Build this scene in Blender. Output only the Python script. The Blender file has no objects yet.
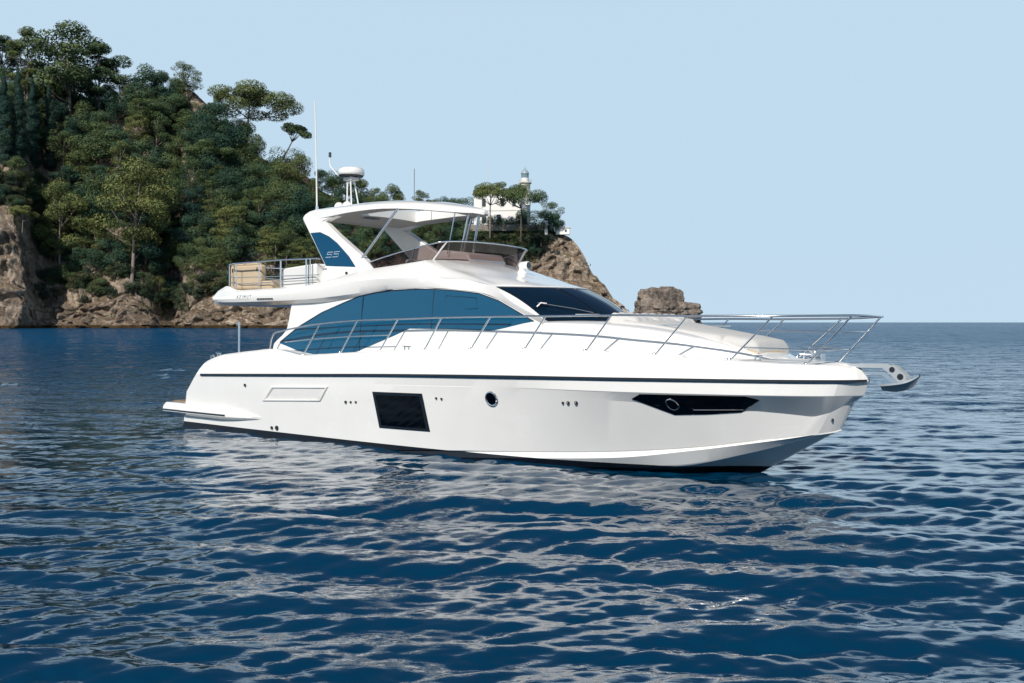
import bpy, bmesh, math, random
import numpy as np
from mathutils import Vector, Matrix, noise
from math import sin, cos, pi, radians, sqrt, atan

random.seed(5)
rng = np.random.default_rng(11)
sc = bpy.context.scene
COL = sc.collection

# ------------------------------------------------------------------ camera
cam_d = bpy.data.cameras.new("camera")
cam_d.sensor_width = 36.0
cam_d.lens = 36.0 * 1000.0 / 1024.0
cam_d.clip_start = 0.1
cam_d.clip_end = 60000
cam = bpy.data.objects.new("camera", cam_d)
COL.objects.link(cam)
cam.location = (0, 0, 2.6)
cam.rotation_euler = (pi / 2 - atan((341.5 - 322.3) / 1000.0), 0, 0)
sc.camera = cam

# ------------------------------------------------------------------ daylight
SUN_EL, SUN_AZ = 37.0, -20.0            # degrees; azimuth measured to the right of straight behind the camera
world = bpy.data.worlds.new("World")
sc.world = world
world.use_nodes = True
wn = world.node_tree.nodes
wl = world.node_tree.links
wn.clear()
sky = wn.new("ShaderNodeTexSky")
sky.sky_type = 'NISHITA'
sky.sun_disc = False
sky.sun_elevation = radians(SUN_EL)
to_sun = Vector((sin(radians(SUN_AZ)) * cos(radians(SUN_EL)), -cos(radians(SUN_AZ)) * cos(radians(SUN_EL)), sin(radians(SUN_EL))))
sky.sun_rotation = math.atan2(to_sun.x, to_sun.y)
sky.altitude = 0
sky.air_density = 1.0
sky.dust_density = 0.2
sky.ozone_density = 4.0
bg = wn.new("ShaderNodeBackground")
bg.inputs["Strength"].default_value = 0.06
wo = wn.new("ShaderNodeOutputWorld")
# haze colour mixed into low sky; upper sky darkened to cut reflections and fill
wtc = wn.new("ShaderNodeTexCoord"); wsx = wn.new("ShaderNodeSeparateXYZ")
wl.new(wtc.outputs["Generated"], wsx.inputs[0])
wmr = wn.new("ShaderNodeMapRange"); wmr.interpolation_type = "SMOOTHSTEP"
wmr.inputs["From Min"].default_value = .29; wmr.inputs["From Max"].default_value = .43
wmr.inputs["To Min"].default_value = .98; wmr.inputs["To Max"].default_value = .0
wl.new(wsx.outputs["Z"], wmr.inputs["Value"])
wmx = wn.new("ShaderNodeMix"); wmx.data_type = 'RGBA'
wl.new(wmr.outputs[0], wmx.inputs["Factor"])
wl.new(sky.outputs[0], wmx.inputs["A"])
wmx.inputs["B"].default_value = (.545 / .06, .72 / .06, .87 / .06, 1)
wl.new(wmx.outputs["Result"], bg.inputs[0])
wl.new(bg.outputs[0], wo.inputs[0])

sun_d = bpy.data.lights.new("sun", 'SUN')
sun_d.energy = 4.6
sun_d.angle = radians(0.5)
sun_d.color = (1.0, 0.95, 0.875)
sun = bpy.data.objects.new("sun", sun_d)
COL.objects.link(sun)
sun.rotation_euler = to_sun.to_track_quat('Z', 'Y').to_euler()

sc.view_settings.view_transform = 'Standard'
sc.view_settings.look = 'None'
sc.view_settings.exposure = 0.0
sc.view_settings.gamma = 1.0
sc.view_settings.use_curve_mapping = False
sc.render.engine = 'CYCLES'
sc.cycles.max_bounces = 8
sc.cycles.transparent_max_bounces = 12
sc.cycles.caustics_reflective = False
sc.cycles.caustics_refractive = False

# ------------------------------------------------------------------ materials
def new_mat(name):
    m = bpy.data.materials.new(name)
    m.use_nodes = True
    return m, m.node_tree.nodes, m.node_tree.links, m.node_tree.nodes["Principled BSDF"]

def simple(name, col, rough=0.5, metal=0.0, spec=0.5, coat=0.0, var=0.0, vscale=6.0):
    m, n, l, p = new_mat(name)
    p.inputs["Base Color"].default_value = (*col, 1)
    p.inputs["Roughness"].default_value = rough
    p.inputs["Metallic"].default_value = metal
    p.inputs["Specular IOR Level"].default_value = spec
    p.inputs["Coat Weight"].default_value = coat
    p.inputs["Coat Roughness"].default_value = 0.06
    if var > 0:
        tc = n.new("ShaderNodeTexCoord")
        nt = n.new("ShaderNodeTexNoise")
        nt.inputs["Scale"].default_value = vscale
        nt.inputs["Detail"].default_value = 6
        l.new(tc.outputs["Object"], nt.inputs["Vector"])
        mr = n.new("ShaderNodeMapRange")
        mr.inputs["From Min"].default_value = 0.3
        mr.inputs["From Max"].default_value = 0.7
        mr.inputs["To Min"].default_value = 1 - var
        mr.inputs["To Max"].default_value = 1 + var * 0.3
        l.new(nt.outputs["Fac"], mr.inputs["Value"])
        mx = n.new("ShaderNodeMix")
        mx.data_type = 'RGBA'
        mx.blend_type = 'MULTIPLY'
        mx.inputs["Factor"].default_value = 1
        mx.inputs["A"].default_value = (*col, 1)
        l.new(mr.outputs[0], mx.inputs["B"])
        l.new(mx.outputs["Result"], p.inputs["Base Color"])
        mr2 = n.new("ShaderNodeMapRange")
        mr2.inputs["To Min"].default_value = max(0.02, rough - 0.1)
        mr2.inputs["To Max"].default_value = rough + 0.1
        l.new(nt.outputs["Fac"], mr2.inputs["Value"])
        l.new(mr2.outputs[0], p.inputs["Roughness"])
    return m

M = {}
M['gel'] = simple('white_gelcoat', (.83, .815, .785), .25, coat=1.0, var=.035, vscale=1.3)
M['gel_in'] = simple('white_moulding', (.74, .73, .71), .42, var=.04, vscale=2)
M['black'] = simple('black_antifouling', (.006, .008, .014), .4, var=.3, vscale=3)
M['rub'] = simple('dark_rubber', (.012, .016, .022), .35)
M['chrome'] = simple('polished_steel', (.80, .80, .80), .18, metal=1.0)
M['anchor'] = simple('galvanised_steel', (.55, .57, .58), .38, metal=.55)
M['darksteel'] = simple('dark_steel', (.06, .06, .065), .3, metal=.8)
M['blackglass'] = simple('black_glass', (.001, .0015, .003), .03, spec=.3)
M['blackframe'] = simple('black_frame', (.010, .016, .024), .2, spec=.3)
M['blueglass'] = simple('blue_glass', (.001, .072, .150), .03, spec=.5, var=.06, vscale=.6)
M['bluepanel'] = simple('blue_panel', (.001, .055, .125), .1, spec=.3)
M['screen'] = simple('windscreen_glass', (.002, .011, .024), .03, spec=1.0)
M['seam'] = simple('glass_seam', (.001, .014, .04), .3)
M['cushion'] = simple('grey_cushion', (.55, .54, .52), .8, var=.06, vscale=5)
M['beige'] = simple('beige_upholstery', (.52, .41, .28), .75, var=.07, vscale=6)
M['beam'] = simple('underside_lining', (.38, .365, .35), .6, var=.03)
M['grille'] = simple('grille', (.05, .055, .06), .5)
M['teak'] = simple('teak', (.28, .17, .09), .6, var=.15, vscale=9)
M['lamp'] = simple('smoked_lens', (.05, .05, .05), .1)
M['letter'] = simple('letter_metal', (.22, .23, .26), .35, metal=.5)
M['letter_w'] = simple('letter_white', (.62, .70, .76), .4)

def tinted():
    m, n, l, p = new_mat('tinted_acrylic')
    tr = n.new("ShaderNodeBsdfTransparent")
    tr.inputs[0].default_value = (.30, .235, .23, 1)
    gl = n.new("ShaderNodeBsdfGlossy")
    gl.inputs["Roughness"].default_value = .03
    fr = n.new("ShaderNodeFresnel")
    fr.inputs["IOR"].default_value = 1.45
    mx = n.new("ShaderNodeMixShader")
    l.new(fr.outputs[0], mx.inputs[0])
    l.new(tr.outputs[0], mx.inputs[1])
    l.new(gl.outputs[0], mx.inputs[2])
    l.new(mx.outputs[0], n["Material Output"].inputs[0])
    return m
M['tint'] = tinted()

def leaf_mat(name, dark, light, warm):
    m, n, l, p = new_mat(name)
    geo = n.new("ShaderNodeNewGeometry")
    nt = n.new("ShaderNodeTexNoise")
    nt.inputs["Scale"].default_value = .11
    nt.inputs["Detail"].default_value = 3
    l.new(geo.outputs["Position"], nt.inputs["Vector"])
    oi = n.new("ShaderNodeObjectInfo")
    add = n.new("ShaderNodeMath"); add.operation = 'MULTIPLY_ADD'
    l.new(oi.outputs["Random"], add.inputs[0])
    add.inputs[1].default_value = .55
    l.new(nt.outputs["Fac"], add.inputs[2])
    ramp = n.new("ShaderNodeValToRGB")
    e = ramp.color_ramp.elements
    e[0].position = .45; e[0].color = (*dark, 1)
    e[1].position = 1.05; e[1].color = (*warm, 1)
    k = e.new(.75); k.color = (*light, 1)
    l.new(add.outputs[0], ramp.inputs[0])
    rl = n.new("ShaderNodeMapRange")
    rl.inputs["To Min"].default_value = .65
    rl.inputs["To Max"].default_value = 1.35
    l.new(geo.outputs["Random Per Island"], rl.inputs["Value"])
    mx = n.new("ShaderNodeMix"); mx.data_type = 'RGBA'; mx.blend_type = 'MULTIPLY'
    mx.inputs["Factor"].default_value = 1
    l.new(ramp.outputs[0], mx.inputs["A"])
    l.new(rl.outputs[0], mx.inputs["B"])
    l.new(mx.outputs["Result"], p.inputs["Base Color"])
    p.inputs["Roughness"].default_value = .75
    p.inputs["Specular IOR Level"].default_value = .2
    return m
M['oak'] = leaf_mat('holm_oak_leaves', (.018, .050, .040), (.044, .090, .052), (.092, .125, .050))
M['pine'] = leaf_mat('pine_needles', (.062, .098, .040), (.098, .130, .045), (.145, .160, .052))
M['pine_dark'] = leaf_mat('dark_pine_needles', (.046, .084, .044), (.078, .115, .046), (.125, .150, .052))
M['cypress'] = leaf_mat('cypress_leaves', (.015, .042, .034), (.020, .050, .038), (.032, .056, .040))
M['scrub'] = leaf_mat('scrub_leaves', (.024, .042, .030), (.036, .055, .030), (.075, .078, .034))
M['bark'] = simple('pale_bark', (.23, .19, .165), .9, var=.3, vscale=.8)
M['bark_d'] = simple('brown_bark', (.11, .085, .07), .9, var=.3, vscale=.8)

def rock_mat(name, a, b, c, soil=None, sc_=1.0):
    m, n, l, p = new_mat(name)
    geo = n.new("ShaderNodeNewGeometry")
    def noise_(scale, det=8, rough=.6):
        t = n.new("ShaderNodeTexNoise")
        t.inputs["Scale"].default_value = scale * sc_
        t.inputs["Detail"].default_value = det
        t.inputs["Roughness"].default_value = rough
        l.new(geo.outputs["Position"], t.inputs["Vector"])
        return t
    n1 = noise_(.06); n2 = noise_(.45, 10, .7); n3 = noise_(.02, 4)
    ramp = n.new("ShaderNodeValToRGB")
    e = ramp.color_ramp.elements
    e[0].position = .40; e[0].color = (*c, 1)
    e[1].position = .60; e[1].color = (*b, 1)
    k = e.new(.5); k.color = (*a, 1)
    mixv = n.new("ShaderNodeMath"); mixv.operation = 'MULTIPLY_ADD'
    l.new(n2.outputs["Fac"], mixv.inputs[0]); mixv.inputs[1].default_value = .5
    mm = n.new("ShaderNodeMath"); mm.operation = 'MULTIPLY'
    l.new(n1.outputs["Fac"], mm.inputs[0]); mm.inputs[1].default_value = .5
    l.new(mm.outputs[0], mixv.inputs[2])
    l.new(mixv.outputs[0], ramp.inputs[0])
    # cracks (real fissures, darker weathered stone)
    dis = n.new("ShaderNodeMix"); dis.data_type = 'VECTOR'
    dis.inputs["Factor"].default_value = .0
    vadd = n.new("ShaderNodeVectorMath"); vadd.operation = 'MULTIPLY_ADD'
    l.new(n2.outputs["Color"], vadd.inputs[0])
    vadd.inputs[1].default_value = (11 / sc_, 11 / sc_, 16 / sc_)
    l.new(geo.outputs["Position"], vadd.inputs[2])
    vo = n.new("ShaderNodeTexVoronoi")
    vo.feature = 'DISTANCE_TO_EDGE'
    vo.inputs["Scale"].default_value = .13 * sc_
    l.new(vadd.outputs[0], vo.inputs["Vector"])
    cr = n.new("ShaderNodeMapRange")
    cr.inputs["From Max"].default_value = .035
    cr.inputs["To Min"].default_value = .45
    l.new(vo.outputs["Distance"], cr.inputs["Value"])
    # fissures come and go
    msk = n.new("ShaderNodeMapRange")
    msk.inputs["From Min"].default_value = .46; msk.inputs["From Max"].default_value = .6
    l.new(n1.outputs["Fac"], msk.inputs["Value"])
    mkm = n.new("ShaderNodeMath"); mkm.operation = 'MULTIPLY'
    l.new(msk.outputs[0], mkm.inputs[0]); mkm.inputs[1].default_value = .8
    mx = n.new("ShaderNodeMix"); mx.data_type = 'RGBA'; mx.blend_type = 'MULTIPLY'
    l.new(mkm.outputs[0], mx.inputs["Factor"])
    l.new(ramp.outputs[0], mx.inputs["A"]); l.new(cr.outputs[0], mx.inputs["B"])
    last = mx.outputs["Result"]
    if soil:
        # flat ground carries earth, low rock carries a brown weed line
        sx = n.new("ShaderNodeSeparateXYZ")
        l.new(geo.outputs["Normal"], sx.inputs[0])
        sm = n.new("ShaderNodeMapRange")
        sm.inputs["From Min"].default_value = .55; sm.inputs["From Max"].default_value = .8
        l.new(sx.outputs["Z"], sm.inputs["Value"])
        m2 = n.new("ShaderNodeMix"); m2.data_type = 'RGBA'
        l.new(sm.outputs[0], m2.inputs["Factor"])
        l.new(last, m2.inputs["A"]); m2.inputs["B"].default_value = (*soil, 1)
        last = m2.outputs["Result"]
    sp = n.new("ShaderNodeSeparateXYZ")
    l.new(geo.outputs["Position"], sp.inputs[0])
    wz = n.new("ShaderNodeMath"); wz.operation = 'MULTIPLY_ADD'
    l.new(n2.outputs["Fac"], wz.inputs[0]); wz.inputs[1].default_value = -1.2
    l.new(sp.outputs["Z"], wz.inputs[2])
    wm = n.new("ShaderNodeMapRange")
    wm.inputs["From Min"].default_value = .5; wm.inputs["From Max"].default_value = 1.0
    l.new(wz.outputs[0], wm.inputs["Value"])
    m3 = n.new("ShaderNodeMix"); m3.data_type = 'RGBA'
    l.new(wm.outputs[0], m3.inputs["Factor"])
    m3.inputs["A"].default_value = (.075, .048, .022, 1)
    l.new(last, m3.inputs["B"])
    l.new(m3.outputs["Result"], p.inputs["Base Color"])
    p.inputs["Roughness"].default_value = .9
    p.inputs["Specular IOR Level"].default_value = .15
    bp = n.new("ShaderNodeBump")
    bp.inputs["Strength"].default_value = 1.0
    bp.inputs["Distance"].default_value = 2.2 / sc_
    h = n.new("ShaderNodeMath"); h.operation = 'MULTIPLY_ADD'
    l.new(cr.outputs[0], h.inputs[0]); h.inputs[1].default_value = .25
    l.new(n2.outputs["Fac"], h.inputs[2])
    l.new(h.outputs[0], bp.inputs["Height"])
    l.new(bp.outputs[0], p.inputs["Normal"])
    return m
M['cliff'] = rock_mat('cliff_rock', (.40, .32, .245), (.58, .48, .38), (.14, .115, .098), soil=(.24, .175, .12))
M['stack'] = rock_mat('stack_rock', (.25, .205, .17), (.38, .31, .25), (.10, .085, .076), sc_=1.5)
M['stucco'] = simple('white_stucco', (.82, .81, .77), .85, var=.08, vscale=.25)
M['roofwhite'] = simple('roof_white', (.60, .58, .54), .8)
M['shutter'] = simple('dark_shutter', (.02, .035, .05), .5)
M['stonewall'] = simple('stone_wall', (.24, .21, .18), .9, var=.35, vscale=.6)
M['lantern'] = simple('lantern_metal', (.30, .37, .42), .45, var=.1)
M['lanternglass'] = simple('lantern_glass', (.16, .24, .28), .08)

# ------------------------------------------------------------------ helpers
def tag(o, label=None, cat=None, group=None, kind=None):
    if label: o['label'] = label
    if cat: o['category'] = cat
    if group: o['group'] = group
    if kind: o['kind'] = kind
    return o

def pchip(xs, ys, q):
    xs = np.asarray(xs, float); ys = np.asarray(ys, float); q = np.atleast_1d(np.asarray(q, float))
    h = np.diff(xs); d = np.diff(ys) / h; m = np.zeros_like(ys)
    for i in range(1, len(xs) - 1):
        if d[i - 1] * d[i] > 0:
            w1 = 2 * h[i] + h[i - 1]; w2 = h[i] + 2 * h[i - 1]
            m[i] = (w1 + w2) / (w1 / d[i - 1] + w2 / d[i])
    m[0] = d[0]; m[-1] = d[-1]
    i = np.clip(np.searchsorted(xs, q, side='right') - 1, 0, len(h) - 1)
    t = np.clip((q - xs[i]) / h[i], 0, 1)
    return ys[i] * (1 + 2 * t) * (1 - t) ** 2 + m[i] * h[i] * t * (1 - t) ** 2 + ys[i + 1] * t * t * (3 - 2 * t) + m[i + 1] * h[i] * t * t * (t - 1)

def smooth_pts(pts, n):
    """resample a 3-D polyline of key points smoothly (parameter = key index)"""
    a = np.array(pts, float); k = np.arange(len(a)); q = np.linspace(0, len(a) - 1, n)
    return np.stack([pchip(k, a[:, c], q) for c in range(3)], 1)

class MB:
    def __init__(s): s.v = []; s.f = []
    def add(s, verts, faces):
        b = len(s.v)
        s.v += [tuple(float(c) for c in p) for p in verts]
        s.f += [tuple(b + i for i in f) for f in faces]
        return s
    def box(s, c, d, R=None):
        x, y, z = d[0] / 2, d[1] / 2, d[2] / 2
        vs = [Vector((i * x, j * y, k * z)) for k in (-1, 1) for j in (-1, 1) for i in (-1, 1)]
        if R is not None: vs = [R @ q for q in vs]
        vs = [q + Vector(c) for q in vs]
        return s.add(vs, [(0, 2, 3, 1), (4, 5, 7, 6), (0, 1, 5, 4), (2, 6, 7, 3), (0, 4, 6, 2), (1, 3, 7, 5)])
    def tube(s, pts, r, n=8, cap=True):
        pts = [Vector(p) for p in pts]
        rs = r if isinstance(r, (list, tuple)) else [r] * len(pts)
        up = None; rings = []
        for i, p in enumerate(pts):
            t = (pts[min(i + 1, len(pts) - 1)] - pts[max(i - 1, 0)]).normalized()
            if up is None:
                up = Vector((0, 0, 1)) if abs(t.z) < .9 else Vector((1, 0, 0))
            a = t.cross(up).normalized(); b = a.cross(t).normalized(); up = b
            rings.append([p + (a * cos(2 * pi * k / n) + b * sin(2 * pi * k / n)) * rs[i] for k in range(n)])
        vs = [q for ring in rings for q in ring]
        fs = []
        for i in range(len(rings) - 1):
            for k in range(n):
                fs.append((i * n + k, i * n + (k + 1) % n, (i + 1) * n + (k + 1) % n, (i + 1) * n + k))
        if cap:
            fs.append(tuple(range(n))[::-1]); fs.append(tuple((len(rings) - 1) * n + k for k in range(n)))
        return s.add(vs, fs)
    def grid(s, P, flip=False, closed=False):
        """P[i][j] array of points -> quads"""
        P = np.asarray(P, float); ni, nj = P.shape[:2]
        fs = []
        for i in range(ni - 1):
            for j in range(nj - (0 if closed else 1)):
                j2 = (j + 1) % nj
                q = (i * nj + j, i * nj + j2, (i + 1) * nj + j2, (i + 1) * nj + j)
                fs.append(q[::-1] if flip else q)
        return s.add(P.reshape(-1, 3), fs)
    def prism(s, poly, thick_vec):
        """polygon (list of 3-D points) extruded by thick_vec"""
        n = len(poly); t = Vector(thick_vec)
        vs = [Vector(p) for p in poly] + [Vector(p) + t for p in poly]
        fs = [tuple(range(n)), tuple(range(n, 2 * n))[::-1]] + [(i, i + n, (i + 1) % n + n, (i + 1) % n) for i in range(n)]
        return s.add(vs, fs)
    def lathe(s, prof, c=(0, 0, 0), n=24, axis='z'):
        P = []
        for r, h in prof:
            ring = []
            for k in range(n):
                a = 2 * pi * k / n
                if axis == 'z': q = (c[0] + r * cos(a), c[1] + r * sin(a), c[2] + h)
                elif axis == 'y': q = (c[0] + r * cos(a), c[1] + h, c[2] + r * sin(a))
                else: q = (c[0] + h, c[1] + r * cos(a), c[2] + r * sin(a))
                ring.append(q)
            P.append(ring)
        return s.grid(P, closed=True)
    def mirror(s):
        n = len(s.v)
        s.v += [(x, -y, z) for x, y, z in s.v]
        s.f += [tuple(i + n for i in f)[::-1] for f in s.f]
        return s
    def build(s, name, mat, parent=None, angle=30, recalc=True, bevel=0, bseg=2, weld=True):
        me = bpy.data.meshes.new(name)
        me.from_pydata(s.v, [], s.f)
        bm = bmesh.new(); bm.from_mesh(me)
        if weld: bmesh.ops.remove_doubles(bm, verts=bm.verts, dist=1e-4)
        if recalc: bmesh.ops.recalc_face_normals(bm, faces=bm.faces)
        bm.to_mesh(me); bm.free()
        return link(name, me, mat, parent, angle, bevel, bseg)

def link(name, me, mat, parent=None, angle=30, bevel=0, bseg=2):
    me.materials.append(mat)
    if angle:
        me.shade_smooth()
        me.set_sharp_from_angle(angle=radians(angle))
    o = bpy.data.objects.new(name, me)
    COL.objects.link(o)
    if parent is not None: o.parent = parent
    if bevel:
        b = o.modifiers.new("bevel", 'BEVEL')
        b.width = bevel; b.segments = bseg; b.limit_method = 'ANGLE'; b.angle_limit = radians(35)
        b.harden_normals = False
    return o

def empty(name, loc=(0, 0, 0), rz=0):
    o = bpy.data.objects.new(name, None)
    COL.objects.link(o)
    o.location = loc; o.rotation_euler = (0, 0, rz)
    return o

# ------------------------------------------------------------------ the sea
def make_sea():
    ang = np.concatenate([np.arange(-40, 40.01, .085), np.arange(46, 314.1, 4)])
    ang = np.radians(ang)
    na = len(ang)
    r1 = np.concatenate([np.geomspace(1.2, 5.5, 60)[:-1], 5.5 * 1.0046 ** np.arange(0, 1100)])
    r1 = r1[r1 < 600]
    r2 = np.geomspace(600, 45000, 40)[1:]
    r = np.concatenate([[.25, .6], r1, r2])
    nr = len(r)
    R, A = np.meshgrid(r, ang, indexing='ij')
    X = R * np.sin(A); Y = R * np.cos(A)
    cell = np.where(R < 5.5, R * .026, R * .0046)
    Z = np.zeros_like(X); DX = np.zeros_like(X); DY = np.zeros_like(X)
    g = np.random.default_rng(3)
    lam = np.geomspace(.11, 8.0, 92)
    near = R[:, :] < 620
    for L in lam:
        k = 2 * pi / L
        main = radians(-97) if L > .7 else radians(-84)      # travel direction, roughly towards the camera
        th = main + g.normal(0, .36 if L > .8 else .5)
        if L > 5: slope = .006
        elif L > 2.2: slope = .015
        elif L > 1.1: slope = .030
        elif L > .5: slope = .052
        elif L > .25: slope = .062
        else: slope = .050
        slope *= g.uniform(.6, 1.4)
        a = slope / k
        ph = g.uniform(0, 2 * pi)
        fade = np.clip((L / cell - 2.0) / 1.5, 0, 1)
        arg = k * (X * cos(th) + Y * sin(th)) + ph
        # slow grouping of the waves so that the surface is patchy
        env = .62 + .62 * np.sin(arg * .13 * g.uniform(.7, 1.3) + 1.3 * np.sin(X * .21 * g.uniform(.6, 1.4) + ph))
        s = np.sin(arg); c = np.cos(arg)
        w = a * fade * env
        Z += w * s
        DX -= w * c * cos(th) * .68
        DY -= w * c * sin(th) * .68
    calm = .8 + .3 * np.sin(X * .16 + 1.0) * np.sin(Y * .11 + X * .05)
    Z *= calm; 
    P = np.stack([X + DX, Y + DY, Z], -1).reshape(-1, 3).astype(np.float32)
    i = np.arange(nr - 1)[:, None]; j = np.arange(na)[None, :]
    j2 = (j + 1) % na
    F = np.stack([i * na + j, (i + 1) * na + j, (i + 1) * na + j2, i * na + j2], -1).reshape(-1, 4)
    me = bpy.data.meshes.new("sea")
    nv = len(P); nf = len(F)
    me.vertices.add(nv); me.vertices.foreach_set("co", P.ravel())
    me.loops.add(nf * 4); me.loops.foreach_set("vertex_index", F.ravel().astype(np.int32))
    me.polygons.add(nf)
    me.polygons.foreach_set("loop_start", (np.arange(nf) * 4).astype(np.int32))
    me.polygons.foreach_set("loop_total", np.full(nf, 4, np.int32))
    me.polygons.foreach_set("use_smooth", np.ones(nf, bool))
    me.update(calc_edges=True)
    m, n, l, p = new_mat("sea_water")
    p.inputs["Base Color"].default_value = (.0002, .029, .070, 1)
    p.inputs["Roughness"].default_value = .02
    p.inputs["IOR"].default_value = 1.36
    p.inputs["Coat Weight"].default_value = .8
    p.inputs["Coat IOR"].default_value = 1.33
    p.inputs["Coat Roughness"].default_value = .02
    p.inputs["Specular IOR Level"].default_value = .5
    geo = n.new("ShaderNodeNewGeometry")
    def nz(scale, det, sx=1.0):
        mp = n.new("ShaderNodeVectorMath"); mp.operation = 'MULTIPLY'
        mp.inputs[1].default_value = (sx, 1, 1)
        l.new(geo.outputs["Position"], mp.inputs[0])
        t = n.new("ShaderNodeTexNoise")
        t.inputs["Scale"].default_value = scale; t.inputs["Detail"].default_value = det
        t.inputs["Roughness"].default_value = .62
        l.new(mp.outputs[0], t.inputs["Vector"]); return t
    a = nz(7.0, 1, .5); b = nz(.55, 6, .55)
    b1 = n.new("ShaderNodeBump"); b1.inputs["Strength"].default_value = 1; b1.inputs["Distance"].default_value = .010
    l.new(a.outputs["Fac"], b1.inputs["Height"])
    f_ = nz(24.0, 2, .55)
    b0 = n.new("ShaderNodeBump"); b0.inputs["Strength"].default_value = 1; b0.inputs["Distance"].default_value = .0022
    l.new(f_.outputs["Fac"], b0.inputs["Height"]); l.new(b0.outputs[0], b1.inputs["Normal"])
    # beyond the mesh waves the same sea goes on as surface relief
    ln = n.new("ShaderNodeVectorMath"); ln.operation = 'LENGTH'
    l.new(geo.outputs["Position"], ln.inputs[0])
    mr = n.new("ShaderNodeMapRange")
    mr.inputs["From Min"].default_value = 22; mr.inputs["From Max"].default_value = 110
    mr.inputs["To Max"].default_value = 1.7
    l.new(ln.outputs["Value"], mr.inputs["Value"])
    b2 = n.new("ShaderNodeBump"); b2.inputs["Strength"].default_value = 1
    l.new(mr.outputs[0], b2.inputs["Distance"])
    l.new(b.outputs["Fac"], b2.inputs["Height"])
    l.new(b1.outputs[0], b2.inputs["Normal"])
    l.new(b2.outputs[0], p.inputs["Normal"]); l.new(b2.outputs[0], p.inputs["Coat Normal"])
    # dimmer far sky reflection painted as flat blue, mixed in with distance
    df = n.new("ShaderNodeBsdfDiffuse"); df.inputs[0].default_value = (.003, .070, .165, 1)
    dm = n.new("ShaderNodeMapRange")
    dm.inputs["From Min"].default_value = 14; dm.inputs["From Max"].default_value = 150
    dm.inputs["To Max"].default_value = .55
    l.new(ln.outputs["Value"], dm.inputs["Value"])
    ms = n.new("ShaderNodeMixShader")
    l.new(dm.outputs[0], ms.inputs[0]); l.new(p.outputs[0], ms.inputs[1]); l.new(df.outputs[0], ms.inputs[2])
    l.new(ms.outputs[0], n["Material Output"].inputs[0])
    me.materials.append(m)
    o = bpy.data.objects.new("sea", me)
    COL.objects.link(o)
    tag(o, "deep blue rippled sea reaching to the horizon", "sea", kind="structure")
make_sea()

# ------------------------------------------------------------------ headland
RIDGE = ([-160, -60, 0, 40, 70, 110, 150, 190, 205, 230, 249, 269, 289, 309, 320, 360, 400, 440, 470, 545, 556, 568, 575, 583, 592, 605, 613, 624, 629, 636],
         [66, 80, 92, 88, 95, 100, 93, 91, 102, 132, 149, 162, 169, 178, 190, 205, 212, 220, 227, 230, 232, 237, 243, 255, 273, 286, 298, 306, 314, 334])
CLIFF = ([-160, -20, 12, 27, 38, 70, 110, 126, 140, 158, 170, 186, 200, 230, 300, 500, 528, 545, 552, 636],
         [222, 219, 221, 256, 300, 303, 300, 291, 299, 313, 318, 312, 301, 296, 292, 292, 270, 244, 238, 334])
DIST = ([-160, 20, 46, 150, 164, 176, 190, 300, 500, 636], [412, 415, 434, 436, 449, 452, 440, 442, 456, 468])
DEPTH = ([-160, 300, 470, 560, 600, 636], [112, 92, 52, 34, 22, 8])
CD = ([-160, 40, 60, 300, 520, 556, 600, 636], [14, 14, 18, 22, 22, 33, 21, 7])

def terrain_prof(u):
    D = float(pchip(*DIST, u)[0]); dr = float(pchip(*DEPTH, u)[0]); dc = min(float(pchip(*CD, u)[0]), dr - .5)
    vr = float(pchip(*RIDGE, u)[0]); vc = max(float(pchip(*CLIFF, u)[0]), vr + .5)
    zc = 2.6 + (322.3 - vc) / 1000 * (D + dc); zr = 2.6 + (322.3 - vr) / 1000 * (D + dr)
    return D, dr, dc, zr, max(zc, -1)

def ground(u, t):
    """point on the slope: t = 0 top of the sea cliff, t = 1 ridge"""
    D, dr, dc, zr, zc = terrain_prof(u)
    Y = D + dc + (dr - dc) * t
    z = zc + (zr - zc) * (t ** .9)
    return Vector(((u - 512) / 1000 * Y, Y, z))

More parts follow.
